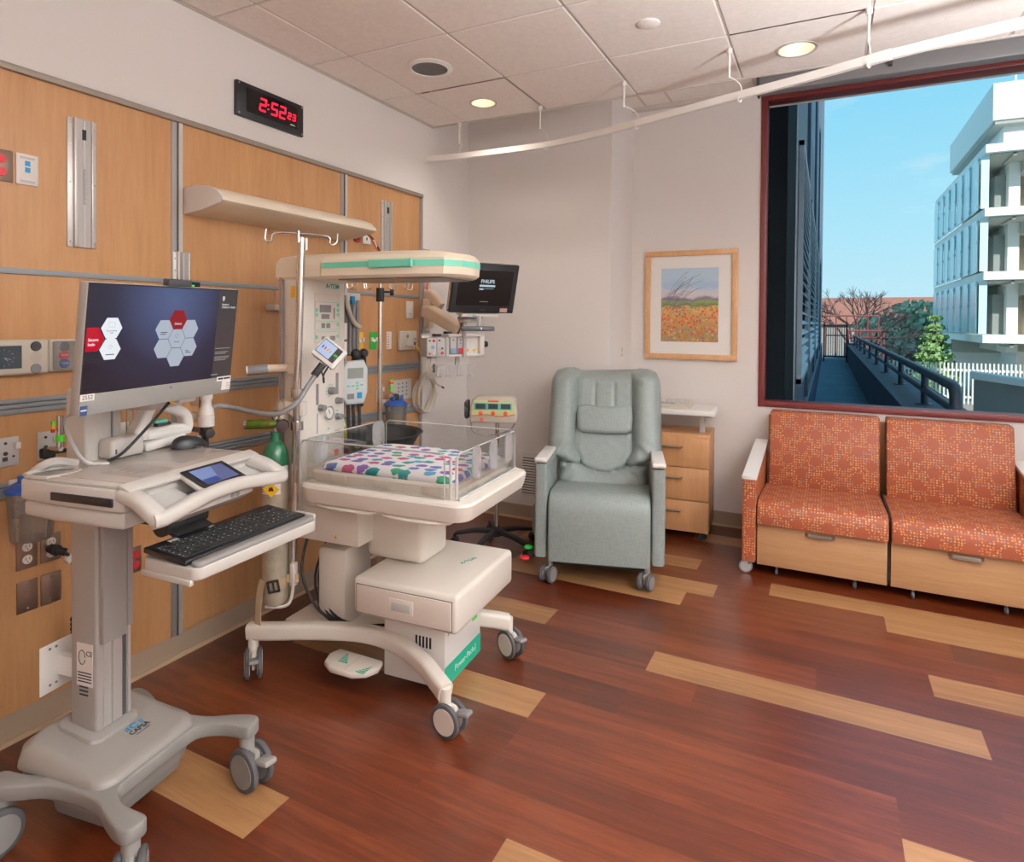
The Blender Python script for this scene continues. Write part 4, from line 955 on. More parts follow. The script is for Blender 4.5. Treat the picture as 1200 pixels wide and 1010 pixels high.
# ---------------------------------------------------------------- sofa
g = thing('sofa', 'orange patterned two seat sofa with maple drawers below the window', 'sofa', (2.6, 4.06, 0), 0); F_ = M['orangefab']
for i, (x0, x1) in enumerate(((-.385, .297), (.308, .992))):
    b = MB(F_); prof = [(-.055, .312), (-.06, .36), (-.05, .415), (-.02, .442), (.04, .45), (.62, .415), (.62, .30), (0, .305)]
    b.prism(prof, x1-x0, basis((x0, 0, 0), Y3, Z3), .014, 3).build('seat_cushion', g, uv=True, ang=50)
    b = MB(F_); prof = [(.555, .385), (.595, .39), (.645, .885), (.675, .905), (.77, .905), (.785, .88), (.72, .30), (.60, .30)]
    xb0, xb1 = x0+.018, x1-.006
    prof = [(.545, .40), (.555, .385), (.65, .385), (.76, .89), (.745, .905), (.655, .905), (.638, .892)]
    b.prism(prof, xb1-xb0, basis((xb0, 0, 0), Y3, Z3), .012, 3).build('back_cushion', g, uv=True, ang=50)
    d = MB(M['mapleh']).slab(x0+.002, x1-.004, -.02, .0, .06, .305, .002).build('drawer', g)
    xc = (x0+x1)/2
    MB(M['steel']).prism([(-.078, 0), (-.062, -.028), (.062, -.028), (.078, 0), (.064, 0), (.056, -.019), (-.056, -.019), (-.064, 0)], .02, basis((xc, -.02, .272), X3, (0, 1, 0)), .002).build('drawer_handle', d)
    MB(M['maple']).slab(x0+.004, x1-.006, .0, .6, .064, .305).build('drawer_box', g)
    for x in (x0+.11, x1-.16):
        for y in (.02, .5): caster(g, x, y, .022, .02, 90, .066, 'steel', 'grey', 'rubber', .0, None, True)
for s, (x0, x1) in enumerate(((-.468, -.39), (1.0, 1.078))):
    a = [(-.045, .075), (-.045, .575), (.74, .665), (.74, .075)]
    o = MB(F_).prism(a, x1-x0, basis((x0, 0, 0), Y3, Z3), .008, 2).build('armrest', g, uv=True)
    MB(M['white2']).prism([(-.052, .572), (-.052, .59), (.745, .686), (.745, .664)], x1-x0+.008, basis((x0-.004, 0, 0), Y3, Z3), .004).build('arm_cap', o)
    for y in (-.02, .66): caster(g, (x0+x1)/2-.0, y, .04, .03, 15, .08, 'grey', 'cartg2', 'grey', .45, None, True)
MB(M['maple']).slab(-.388, .998, .78, .81, .09, .86, .004).build('back_frame', g)
MB(M['blackm']).slab(.298, .306, -.005, .6, .065, .44).build('unit_gap', g)

# ---------------------------------------------------------------- phototherapy meter on a five legged stand
g = thing('pole_stand', 'black five legged rolling stand beside the recliner', 'stand', (.615, 3.70, 0), 0)
MB(M['blackm']).cyl((0, 0, .075), (0, 0, .14), .034, .028, n=18, bev=.004).build('base_hub', g)
for k, a in enumerate((8, 80, 152, 224, 296)):
    c, s = math.cos(R(a-25)), math.sin(R(a-25))
    o = MB(M['blackm']).sweep([(c*.02, s*.02, .11), (c*.15, s*.15, .105), (c*.27, s*.27, .082), (c*.285, s*.285, .07)], rrect(.038, .03, .01, 3), scales=[1.1, 1, .8, .7]).build('base_leg', g)
    w_ = MB(M['black'])
    for d in (-.014, .014): w_.cyl((c*.285-s*d-s*.009, s*.285+c*d+c*.009, .028), (c*.285-s*d+s*.009, s*.285+c*d-c*.009, .028), .028, n=18, bev=.003)
    w_.cyl((c*.285, s*.285, .03), (c*.285, s*.285, .075), .011, n=8); w_.build('stand_wheel', o)
MB(M['chrome']).cyl((0, 0, .13), (0, 0, .86), .014, n=16).build('stand_pole', g)
g = thing('jaundice_light_unit', 'beige box with three dark displays and orange buttons on the rolling stand', 'medical device', (.605, 3.68, .845), 22)
pts = [(-.155, 0), (-.158, .07), (-.142, .15), (-.11, .172), (.11, .172), (.142, .15), (.158, .07), (.155, 0)]
MB(M['bglow']).prism(pts, .16, basis((0, .08, .0), X3, Z3), .014, 3).build('unit_case', g, ang=60)
MB(mat('cream_panel', '#dcd9a4', .45)).prism([(-.14, .05), (-.145, .10), (-.125, .152), (.125, .152), (.145, .10), (.14, .062), (.05, .048), (-.04, .06)], .004, basis((0, -.0805, .0), X3, Z3)).build('front_panel', g)
m = MB(M['teal'])
m.slab(-.125, .125, -.0862, -.0843, .088, .134, .0008)
m.build('display_surround', g)
m = MB(M['s_dlcd'])
for x in (-.082, 0, .082): m.slab(x-.032, x+.032, -.0885, -.086, .095, .128)
m.build('displays', g); m = MB(M['orange'])
for x in (-.082, 0, .082): m.lathe([(0, .004), (.012, .003), (.014, 0)], n=14, axis=(0, -1, 0), c=(x, -.0845, .066))
m.lathe([(0, .004), (.01, .003), (.012, 0)], n=14, axis=(0, -1, 0), c=(-.075, -.082, .024)); m.slab(-.035, .035, -.086, -.0842, .1395, .15); m.tube([(-.14, -.083, .048), (-.04, -.083, .057), (.05, -.083, .045), (.14, -.083, .059)], .0022, 6, 5); m.build('orange_buttons', g)
m = MB(M['dgrey'])
for k in range(6): m.box((-.186, 0, .045+k*.016), (.022, .13, .009), .003)
m.slab(-.195, -.17, -.05, .05, .02, .14, .01); m.build('side_fan', g)
m = MB(M['grey']).tube([(-.15, -.05, .0), (-.13, -.06, -.06), (-.03, -.04, -.085), (.1, -.05, -.05), (.14, -.04, -.005)], .005, 6, 5); m.build('unit_cable', g)

# ---------------------------------------------------------------- rolling drip stand behind the warmer
g = thing('drip_stand', 'black topped chrome drip pole with hooks behind the warmer', 'drip stand', (.40, 2.735, 0), 0)
MB(M['chrome']).cyl((0, 0, .1), (0, 0, 1.66), .0125, n=16).build('lower_pole', g); MB(M['chrome']).cyl((0, 0, 1.6), (0, 0, 1.79), .009, n=14).build('upper_pole', g)
m = MB(M['blackm']).cyl((0, 0, 1.615), (0, 0, 1.69), .022, n=18, bev=.003).cyl((0, 0, 1.735), (0, 0, 1.77), .02, n=18, bev=.003); k = m.build('pole_collar', g)
MB(M['blackm']).cyl((.015, .0, 1.668), (.05, .03, 1.668), .006, n=8).cyl((.045, .026, 1.668), (.062, .039, 1.668), .019, n=10, bev=.003).build('clamp_knob', k)
for a in (8, 46, 188, 226):
    c, s = math.cos(R(a)), math.sin(R(a))
    for d in (.055, .145):
        p = [(0, 0, 1.745), (c*d*.7, s*d*.7, 1.752), (c*d, s*d, 1.74), (c*d, s*d, 1.695), (c*(d+.012), s*(d+.012), 1.682), (c*(d+.028), s*(d+.028), 1.688), (c*(d+.034), s*(d+.034), 1.715)]
        MB(M['chrome']).tube(p, .0035, 6, 3).build('hook', g)
for k in range(5):
    a = R(20+72*k); c, s = math.cos(a), math.sin(a)
    o = MB(M['grey']).sweep([(0, 0, .11), (c*.14, s*.14, .1), (c*.25, s*.25, .075)], rrect(.035, .025, .008, 3), scales=[1.1, 1, .7]).build('base_leg', g)
    MB(M['rubber']).cyl((c*.25-s*.012, s*.25+c*.012, .03), (c*.25+s*.012, s*.25-c*.012, .03), .03, n=16).cyl((c*.25, s*.25, .03), (c*.25, s*.25, .08), .01, n=8).build('stand_wheel', o)
g = thing('pole_basin', 'black round basin tray clamped to the drip pole', 'basin', (.385, 2.715, .81))
b = MB(M['blackm']); b.lathe([(r_*1.24, z_) for r_, z_ in ((.02, 0), (.15, .005), (.165, .02), (.195, .085), (.21, .093), (.205, .098), (.186, .088), (.158, .022), (.145, .012), (.02, .01))], n=48); b.build('basin_bowl', g)
text('CHARIOT', .03, M['white2'], (.113, -.197, .06), (.866, .5, 0), (.225, -.39, .9), g)
g = thing('infusion_pump', 'pale blue white pump with grey screen clamped to the drip pole', 'pump', (.300, 2.62, 1.075), 0)
fr = basis((0, 0, 0), (.36, .93, 0), Z3) @ Matrix.Diagonal((.86, 1, 1, 1))
m = MB(mat('pump_white', '#dbe4e6', .4)); m.prism([(-.055, .22), (-.085, .18), (-.095, .05), (-.06, -.01), (.06, -.01), (.085, .05), (.085, .18), (.06, .225)], .05, fr, .012, 3); pb = m.build('pump_case', g, ang=60)
m = MB(M['s_lcd']).prism([(-.055, .13), (.05, .13), (.05, .185), (-.055, .185)], .002, fr @ Matrix.Translation((0, 0, .05))); m.build('pump_screen', g)
m = MB(M['teal'])
for x, z in ((-.05, .09), (-.02, .09), (.01, .075), (.01, .09), (.01, .105), (.04, .093)): m.prism(rrect(.018, .009, .003, 2, x, z), .002, fr @ Matrix.Translation((0, 0, .05)))
m.use(M['sky']).prism(rrect(.032, .032, .002, 2, .025, .038), .002, fr @ Matrix.Translation((0, 0, .05))); m.use(M['grey']).prism(rrect(.045, .028, .002, 2, -.035, .035), .002, fr @ Matrix.Translation((0, 0, .05))); m.build('pump_keys', g)
m = MB(M['blackm']).ball((.005, .03, .255), .028).ball((.02, .075, .258), .026).cyl((.0, .03, .20), (.0, .03, .25), .012, n=8).slab(-.02, .03, .02, .09, .15, .235, .006); m.build('pump_clamp', g)
m = MB(M['blackm'])
for dx in (-.03, 0, .035): m.tube([(.01+dx*.36, dx*.93, 0), (.015+dx*.36, dx*.93, -.06), (.02+dx*.36, dx*.9, -.2)], .009, 7, 3)
m.build('pump_leads', g)
g = thing('humidifier_jar', 'yellow green jar with clear neck behind the mattress corner', 'jar', (.25, 2.58, .86)); MB(mat('yellow_green_jar', '#bdb445', .35)).lathe([(.045, 0), (.05, .01), (.05, .09), (.03, .12), (.02, .13)], n=20).build('jar_body', g); m = MB(M['chrome']).cyl((0, 0, .13), (0, 0, .22), .02, n=14); m.use(M['blackm']).cyl((0, 0, .2), (.02, 0, .245), .024, n=12); m.build('jar_neck', g); MB(M['paper']).box((.043, -.02, .1), (.004, .03, .03), 0, 1, (20, 0, -25)).build('jar_label', g)
# ================================================================ WORKSTATION CART (front faces local +X)
g = thing('computer_cart', 'grey and white rolling computer cart with tilted monitor, keyboard tray and four casters', 'cart', (.704, 1.177, 0), 9); cart = g
def ring(x0, x1, hy, r, zf, n=6):
    return [Vector((x, y, zf(x))) for x, y in rrect(x1-x0, 2*hy, r, n, (x0+x1)/2, 0)]
q4 = spline([(.104, -.10, 0), (.108, -.135, 0), (.135, -.160, 0), (.18, -.178, 0), (.225, -.183, 0), (.258, -.186, 0), (.272, -.2, 0), (.268, -.235, 0), (.25, -.248, 0), (.215, -.245, 0), (.165, -.226, 0), (.11, -.200, 0), (.05, -.188, 0), (.0, -.186, 0)], 3)
q4 = [(p.x, p.y) for p in q4]; XC = -.0
half = [(x, y) for x, y in q4[::-1]]                                   # lower right quarter, from the middle of the side to the front
lowr = half; lowl = [(-x-.0, y) for x, y in q4]
outl = [(x, y) for x, y in lowl if x > -.3][0:] 
left_shift = lambda p: (p[0]-.0, p[1])
poly = lowr + [(x, -y) for x, y in lowr[::-1]] + [(-x, -y) for x, y in lowr[1:]] + [(-x, y) for x, y in lowr[::-1][:-1]]
poly = [(x if x > -.12 else (x if abs(y) > .14 else min(x, -.285)), y) for x, y in poly]
m = MB(M['cartg']); m.prism(poly, .044, Matrix.Translation((0, 0, .163)), .007, 2)
loft(m, [ring(-.262, .078, .15, .05, lambda x: .12), ring(-.27, .09, .162, .05, lambda x: .17)])
base = m.build('base_frame', g, ang=45)
m = MB(M['cartb'])
loft(m, [ring(-.272, .092, .174, .05, lambda x: .203), ring(-.271, .091, .173, .05, lambda x: .213), ring(-.262, .082, .165, .048, lambda x: .223+.09*(.09-x)), ring(-.24, .06, .145, .045, lambda x: .228+.155*(.06-x)), ring(-.232, .052, .138, .04, lambda x: .2295+.155*(.06-x))])
m.build('base_cover', g, ang=50)
m = MB(M['cartg2']); loft(m, [ring(-.218, -.052, .082, .03, lambda x: .225+.155*(.06-x)), ring(-.216, -.054, .08, .03, lambda x: .240+.155*(.06-x)), ring(-.206, -.064, .072, .026, lambda x: .2405+.155*(.06-x))]); m.build('column_collar', g, ang=50)
m = MB(M['cartd']); m.box((-.05, 0, .115), (.22, .29, .10), .012, 2, None, .9); m.build('battery_box', g)
c_, s_ = math.cos(0), math.sin(0)
zz = .258-.13*(.0+.1)-.006
text('CAPSA', .022, M['dgrey'], (-.012, .035, .2425), (0, 1, 0), (-1, 0, .155), g, bold=.0005); text('HEALTHCARE', .0075, M['grey'], (.004, .035, .2402), (0, 1, 0), (-1, 0, .155), g)
m = MB(M['sky'])
for y, w in ((-.05, .6), (-.038, .8), (.028, .8), (.04, .6)): m.box((-.018, y, .2535), (.022*w+.008, .0055, .001), 0, 1, (0, 11, 0))
for a in range(14):
    t0 = R(30+a*300/14); m.box((-.018+.013*math.sin(t0), -.005+.018*math.cos(t0), .2535-.0026*math.sin(t0)), (.006, .006, .001), 0, 1, (0, 11, 0))
em = m.build('emblem', g); em.scale = (.62, .62, 1); em.location = (-.021, .038, -.0065)
for x, y, yw in ((.24, .215, 165), (.24, -.215, 134), (-.24, -.212, 81), (-.24, .212, 120)): caster(g, x, y, .068, .056, yw, .17, 'cartg2', 'cartg', 'rubber', .35, 'cartg2')
# column
m = MB(M['cartg2']); m.slab(-.19, -.08, -.052, .064, .26, .985, .012, 3); m.build('column', g)
m = MB(M['alu_l']); m.slab(-.084, -.078, -.03, -.006, .27, .98).slab(-.084, -.077, .0, .03, .27, .98).slab(-.084, -.076, .05, .06, .27, .98); m.use(M['dgrey']).slab(-.086, -.0785, .034, .046, .27, .98); m.build('column_channels', g, flat=True)
m = MB(M['cartg2']); m.slab(-.08, -.062, -.044, .036, .53, .95, .003).slab(-.08, -.066, .040, .062, .55, .95, .003); m.build('sliding_cover', g)
m = MB(M['cartw']); m.slab(-.08, .02, -.052, -.047, .91, .975).slab(-.08, .02, .057, .062, .91, .975).slab(-.08, -.0, -.05, .06, .908, .914); m.use(M['blackm']); m.slab(-.02, .04, .0, .04, .93, .955, .006).tube([(.03, .02, .94), (.12, .06, .925), (.2, .1, .93)], .004, 6, 4); m.build('column_head', g)
MB(M['paper']).slab(-.16, -.095, -.0535, -.0522, .40, .53, .0005).build('rating_label', g, flat=True)
m = MB(M['ink']); m.tube([(-.138+.013*math.cos(a*.5), -.0537, .487+.022*math.sin(a*.5)) for a in range(13)], .0013, 5)
for k in range(4): m.slab(-.155, -.10, -.0541, -.0536, .412+k*.009, .4155+k*.009)
for k in range(3): m.slab(-.15, -.115, -.0527, -.0521, .37+k*.012, .375+k*.012)
m.build('label_print', g, flat=True); text('CE', .022, M['ink'], (-.108, -.0541, .50), X3, Z3, g)
# plate hanging behind the column
m = MB(M['white2']).slab(-.274, -.27, -.085, .03, .355, .505, .004); m.use(M['grey'])
for y in (-.055, -.035):
    for z in (.378, .49): m.cyl((-.27, y, z), (-.2685, y, z), .004, n=8)
m.use(M['white2']).slab(-.27, -.19, -.03, -.01, .40, .46); m.build('rear_plate', g)
# work surface
out = [(-.165, -.17), (-.13, -.232), (.0, -.245), (.235, -.243), (.245, -.236), (.245, .236), (.235, .243), (.0, .245), (-.13, .232), (-.165, .17)]
m = MB(M['cartw']); m.prism(out, .058, Matrix.Translation((0, 0, 1.016)), .006, 2)
m.prism([(x*.97, y*.97) for x, y in out], .05, Matrix.Translation((0, 0, .968)), .012, 2); m.build('work_surface', g, ang=50)
m = MB(M['cartw']).prism([(-.03, -.236), (.236, -.234), (.236, .234), (-.12, .232), (-.12, -.1), (-.03, -.13)], .008, Matrix.Translation((0, 0, 1.074)), .003); m.build('surface_tray', g)
MB(mat('milky_sheet', '#b9b0a9', .22)).slab(-.06, .228, -.205, .22, 1.0815, 1.0838, .001).build('clear_sheet', g)
m = MB(mat('sheet_print', '#a9a09b', .25)).slab(.05, .2, -.15, -.03, 1.0838, 1.08395).slab(.0, .17, .02, .15, 1.0838, 1.08395); m.use(mat('sheet_print_dark', '#8f8a8a', .3))
for k in range(4): m.slab(.06+k*.03, .07+k*.03, -.12, -.08, 1.08395, 1.0841)
m.build('paper_notes', g, flat=True)
m = MB(M['cartg']).slab(-.14, -.04, -.215, -.13, 1.0745, 1.0755); m.use(M['cartw']); m.tube([(-.15, -.21, 1.078), (-.04, -.225, 1.08), (-.03, -.14, 1.08), (-.12, -.12, 1.08)], .006, 6, 3, True); m.build('cup_recess', g)
m = MB(M['black']).slab(.0, .215, -.2485, -.235, 1.03, 1.052, .002); m.build('side_slot', g)
# sloping front with cut outs and handle bar
m = MB(M['cartw'])
def bar(p, w, h, sc=None): m.sweep(spline(p, 5), rrect(w, h, min(w, h)*.4, 4), scales=sc)
for s in (-1, 1): bar([(.23, .222*s, 1.060), (.29, .228*s, 1.047), (.335, .232*s, 1.024), (.356, .228*s, 1.008)], .05, .04)
bar([(.348, -.248, 1.01), (.356, -.215, 1.012), (.352, -.14, 1.022), (.345, -.05, 1.03), (.345, .05, 1.03), (.352, .14, 1.022), (.356, .215, 1.012), (.346, .248, 1.01)], .042, .04)
m.prism([(-.085, -.0), (.085, -.0), (.075, .11), (-.075, .11)], .012, basis((.352, 0, 1.028), (0, 1, 0), (-1, 0, .42)), .003)
m.prism([(-.24, 0), (.24, 0), (.24, .04), (-.24, .04)], .01, basis((.262, 0, 1.066), (0, 1, 0), (-1, 0, .35)), .002)
fb = m.build('front_handle', g, ang=50)
for s in (-1, 1): MB(M['lgrey']).prism([(-.07, 0), (.07, 0), (.07, .1), (-.07, .1)], .004, basis((.338, .15*s, 1.006), (0, 1, 0), (-1, 0, .36))).build('handle_recess', g)
m = MB(M['cartw']); loft(m, [ring(.06, .30, .13, .02, lambda x: .965), ring(.06, .325, .15, .02, lambda x: .985), ring(.06, .325, .15, .02, lambda x: 1.01)]); m.use(M['grey'])
for y in (.045, .066):
    for k in range(5): m.slab(.3245, .3262, y, y+.015, .988+k*.004, .9905+k*.004)
m.build('lower_housing', g, ang=50)
tb = MB(M['black']).prism([(-.078, 0), (.078, 0), (.078, .098), (-.078, .098)], .004, basis((.347, .005, 1.0445), (0, 1, 0), (-1, 0, .42))).build('control_screen', g, flat=True)
m = MB(M['s_tab']).prism([(-.058, .012), (.062, .012), (.062, .086), (-.058, .086)], .0006, basis((.347, .005, 1.0486), (0, 1, 0), (-1, 0, .42))); m.use(M['s_tabl']).prism([(-.058, .03), (-.01, .012), (.02, .086), (-.058, .086)], .0006, basis((.347, .005, 1.0489), (0, 1, 0), (-1, 0, .42))); m.use(M['s_tabd']).prism([(-.056, .014), (-.004, .014), (-.004, .036), (-.056, .036)], .0006, basis((.347, .005, 1.0492), (0, 1, 0), (-1, 0, .42))); m.build('control_display', tb, flat=True)
# keyboard tray
TR = Matrix.Translation((.312, .088, 0)) @ Matrix.Rotation(R(-6), 4, 'Z')
m = MB(M['cartw']); m.prism(rrect(.215, .465, .025, 5), .034, Matrix.Translation((0, 0, .825)), .004); m.slab(-.1, .09, -.238, -.225, .812, .828, .003)
kt = m.build('keyboard_tray', g, ang=50); kt.matrix_local = TR
m = MB(M['cartg']).prism(rrect(.036, .45, .014, 4), .017, Matrix.Translation((.088, .0, .856)), .007); o = m.build('wrist_rest', kt)
m = MB(M['cartw']).slab(-.02, .06, .225, .275, .80, .81, .003).slab(-.02, .06, .265, .275, .80, .86, .003).slab(-.02, -.012, .225, .275, .80, .85, .003).slab(.05, .06, .225, .275, .80, .85, .003); m.build('side_cup', kt)
m = MB(M['blackm']); m.slab(-.06, .12, -.03, .12, .905, .965, .006); m.box((.16, .05, .885), (.22, .13, .018), .004, 1, (0, 20, 0)).cyl((.14, -.03, .905), (.14, .125, .905), .03, n=18).slab(.2, .3, .02, .13, .84, .86); m.tube([(.12, .1, .96), (.14, .14, .93), (.16, .1, .9)], .004, 6, 4); m.build('tray_arm', g)
# mast behind the work surface
m = MB(M['cartw']).slab(-.2, -.115, -.058, .03, .985, 1.30, .01, 3).slab(-.2, -.13, .034, .075, 1.0, 1.30, .006); m.use(M['grey']).slab(-.19, -.118, .0285, .0345, 1.0, 1.29); m.build('mast', g)
m = MB(M['cartw']).box((-.06, .125, 1.262), (.11, .13, .075), .012, 2, (0, 0, 4)).slab(-.13, .1, .08, .15, 1.25, 1.4, .01); m.build('monitor_bracket', g)
m = MB(M['cartw']).slab(-.118, -.055, -.02, .095, 1.083, 1.145, .012, 3); m.use(M['dgrey']).slab(-.0555, -.0545, -.01, -.005, 1.10, 1.115); m.build('rear_box', g)
m = MB(M['cartw']).tube([(-.16, -.06, 1.02), (-.20, -.13, 1.01), (-.18, -.17, 1.06), (-.13, -.15, 1.10), (-.11, -.09, 1.085)], .014, 8, 5); m.build('side_hook', g)
m = MB(M['blackm']).tube([(.075, .08, 1.27), (.02, .06, 1.2), (-.03, -.0, 1.11), (-.06, -.03, 1.085)], .0045, 7, 6); m.use(M['yellow']).cyl((.076, .085, 1.262), (.07, .075, 1.252), .007, n=8); m.build('black_cable', g)
m = MB(M['lgrey']).tube([(.11, -.255, 1.28), (.02, -.22, 1.24), (-.04, -.16, 1.17), (-.05, -.11, 1.10), (-.02, -.06, 1.085)], .0055, 7, 6); m.build('white_cable', g)

# monitor (sub-parts: screen, sidebar, hexagons ...)
W_, H_ = .54, .347
m = MB(M['cartg2']); m.slab(-.03, 0, -W_/2, W_/2, -H_/2, H_/2, .004); m.use(M['black']).slab(-.002, .0003, -W_/2+.002, W_/2-.0015, -H_/2+.056, H_/2-.0015)
m.use(M['cartg']).slab(-.028, .0012, -W_/2+.001, W_/2-.001, -H_/2+.0012, -H_/2+.055, .001); m.slab(-.09, -.03, -.1, .1, -.1, .08, .01)
mon = m.build('monitor', g); mon.location = (.145, -.004, 1.437); mon.rotation_euler = (R(.7), R(6.9), R(1.3))
sx0, sx1, sz0, sz1 = -W_/2+.005, W_/2-.005, -H_/2+.058, H_/2-.005; SW, SH = sx1-sx0, sz1-sz0
def sq(m, y0, y1, z0, z1, x): m.slab(x-.0003, x, y0, y1, z0, z1)
m = MB(M['s_navy']); sq(m, 0, SW, 0, SH, 0); o = m.build('screen', mon, (.0006, sx0, sz0), flat=True, uv=True)
m = MB(M['s_grey']); sq(m, sx0+SW*.845, sx1, sz0, sz1, .0012); m.build('sidebar', mon, flat=True)
def hexa(m, y, z, r, x, cut=None):
    p = [(r*math.cos(k*PI/3), r*math.sin(k*PI/3)) for k in range(6)]
    if cut is not None: p = [(max(a, cut), b) for a, b in p]
    m.prism(p, .0004, basis((x, y, z), Y3, Z3))
hy, hz, hr = sx0+SW*.55, sz1-SH*.528, .0315; d = math.sqrt(3)*hr*1.03
m = MB(M['s_light'])
for a in (30, 150, 210, 270, 330): hexa(m, hy+d*math.cos(R(a)), hz+d*math.sin(R(a)), hr, .0012)
hexa(m, hy, hz, hr, .0012); m.build('hexagons', mon, flat=True)
m = MB(M['s_red']); hexa(m, hy, hz+d, hr*1.05, .0015); m.build('red_hexagon', mon, flat=True)
m = MB(M['s_white']); ly_ = sx0+SW*.135; hexa(m, ly_, hz+.036, .0315, .0012); hexa(m, ly_, hz-.021, .0315, .0012); m.slab(.0009, .0012, ly_-.012, ly_+.012, hz-.005, hz+.02); m.build('login_hexagons', mon, flat=True)
m = MB(M['s_red2']); m.prism([(0, -.031), (.034, -.031), (.052, 0), (.034, .031), (0, .031)], .0004, basis((.0013, sx0, hz+.007), Y3, Z3)); m.build('login_tab', mon, flat=True)
def mt(s, size, m_, y, z, x=.0019, **k): return text(s, size, m_, (x, y, z), Y3, Z3, mon, ext=.0001, **k)
mt('Secure', .0105, M['s_white'], sx0+.006, hz+.006, align='LEFT', bold=.0002); mt('login', .0105, M['s_white'], sx0+.006, hz-.006, align='LEFT', bold=.0002)
mt('Tap proximity\ncard', .0055, M['s_ink'], ly_, hz+.026); mt('Default', .009, M['s_white'], hy, hz+d-.012)
mt('Timeout', .006, M['s_ink'], hy, hz-.01)
def lines(m, y0, z, ws, h=.0022, gap=.0052, x=.0017):
    for k, w in enumerate(ws): m.slab(x-.0002, x, y0, y0+w, z-k*gap, z-k*gap+h)
m = MB(M['s_ink']); lines(m, hy+d*math.cos(R(150))-.012, hz+d*.5-.010, (.024, .018)); lines(m, hy+d*math.cos(R(330))-.012, hz-d*.5-.012, (.012, .022)); lines(m, ly_-.013, hz-.036, (.026,)); m.build('hexagon_captions', mon, flat=True)
sbx = sx0+SW*.875
mt('Stanford\nChildren\'s Health', .0088, M['s_text'], sbx, sz1-.05, align='LEFT', bold=.0002)
m = MB(M['s_text']); m.prism([(-.005, .008), (.005, .008), (.005, -.001), (0, -.009), (-.005, -.001)], .0003, basis((.0014, sbx+.006, sz1-.027), Y3, Z3)); m.prism([(-.004, .006), (.004, .006), (.004, 0), (0, -.006), (-.004, 0)], .0003, basis((.0014, hy+.003, hz+d+.011), Y3, Z3))
m.build('shield_emblem', mon, flat=True)
m = MB(mat('dim_text', '#000000', .5, emit='#8d8887', es=1.)); lines(m, sbx-.012, sz0+.094, (.066,)); lines(m, sbx-.012, sz0+.082, (.06, .05)); lines(m, sbx-.012, sz0+.066, (.066, .062, .05)); lines(m, sbx-.022, sz0+.008, (.03,), .003); m.build('sidebar_captions', mon, flat=True)
m = MB(M['s_ink']); m.tube([(.0014, ly_+a, hz+.045+b) for a, b in rrect(.018, .013, .001, 1)], .0004, 4, 0, True); m.tube([(.0014, ly_+.005*math.cos(a*.6), hz-.014+.005*math.sin(a*.6)) for a in range(11)], .0004, 4); m.tube([(.0014, hy+.006*math.cos(a*.55), hz+.008+.006*math.sin(a*.55)) for a in range(11)], .0005, 4)
m.tube([(.0014, sx0+.022+a, sz0+.012+b) for a, b in rrect(.034, .012, .001, 1)], .0004, 4, 0, True); m.build('screen_icons', mon, flat=True)
m = MB(M['paper']); m.slab(.0012, .0018, -W_/2+.002, -W_/2+.042, -H_/2+.039, -H_/2+.057).slab(.0012, .0018, W_/2-.064, W_/2-.001, -H_/2+.043, -H_/2+.058).slab(.0013, .0019, W_/2-.04, W_/2-.001, -H_/2+.012, -H_/2+.045); m.use(M['navy']).slab(.0012, .0018, -W_/2+.004, -W_/2+.024, -H_/2+.001, -H_/2+.027); m.use(M['fog'])
for k in range(3): m.slab(.0019, .0021, W_/2-.02, W_/2-.004, -H_/2+.018+k*.007, -H_/2+.02+k*.007)
m.build('asset_labels', mon, flat=True)
mt('2552', .015, M['ink'], -W_/2+.022, -H_/2+.048, .002); m = MB(M['ink']); lines(m, W_/2-.058, -H_/2+.048, (.022,), .006, .005, .0021); lines(m, W_/2-.033, -H_/2+.048, (.028,), .006, .005, .0021); m.use(M['white2']); lines(m, -W_/2+.006, -H_/2+.013, (.016,), .004, .005, .0021); m.build('asset_print', mon, flat=True); mt('hp', .009, M['dgrey'], .02, -H_/2+.046, .0016)
m = MB(M['dgrey']).slab(-.022, .001, -.02, .068, H_/2+.0, H_/2+.02, .003); m.build('webcam', mon)

# things lying on the cart
def carted(name, label, cat, loc, rz=0.):
    mw = Matrix.Translation((.704, 1.177, 0)) @ Matrix.Rotation(R(9), 4, 'Z') @ Matrix.Translation(loc) @ Matrix.Rotation(R(rz), 4, 'Z')
    o = thing(name, label, cat); o.matrix_world = mw; o.location = mw.to_translation(); o.rotation_euler = mw.to_euler(); return o
k = carted('keyboard', 'black computer keyboard with white legends on the pull out tray', 'keyboard', (.296, .082, .861), -6)
KR = 4.0
m = MB(M['black']).box((0, 0, .013), (.165, .45, .016), .004, 2, (0, KR, 0)); m.build('keyboard_body', k)
m = MB(M['blackm']); tx_ = MB(M['white2']); q = random.Random(4)
zs = lambda x: .0216-math.tan(R(KR))*x
for r_ in range(6):
    x = .058-r_*.0195; nk = 20
    for c in range(nk):
        if r_ == 0 and 4 <= c <= 8: continue
        y = -.205+c*.0205+(.009 if c > 13 else 0)
        if y > .215: continue
        m.box((x, y, zs(x)), (.0165, .0175, .003), .001, 1, (0, KR, 0))
        if q.random() < .8: tx_.box((x-.002+q.uniform(-.003, .003), y-.003, zs(x)+.0017), (.002, q.uniform(.0025, .005), .0004), 0, 1, (0, KR, 0))
    if r_ == 0: m.box((x, -.082, zs(x)), (.0165, .1, .003), .001, 1, (0, KR, 0))
m.build('keycaps', k); tx_.build('key_legends', k, flat=True)
text('MSI', .02, M['white2'], (-.058, -.15, zs(-.058)+.0009), Y3, (-1, 0, .07), k, bold=.0006); text('(o))', .014, M['white2'], (-.062, -.02, zs(-.062)+.0009), Y3, (-1, 0, .07), k)
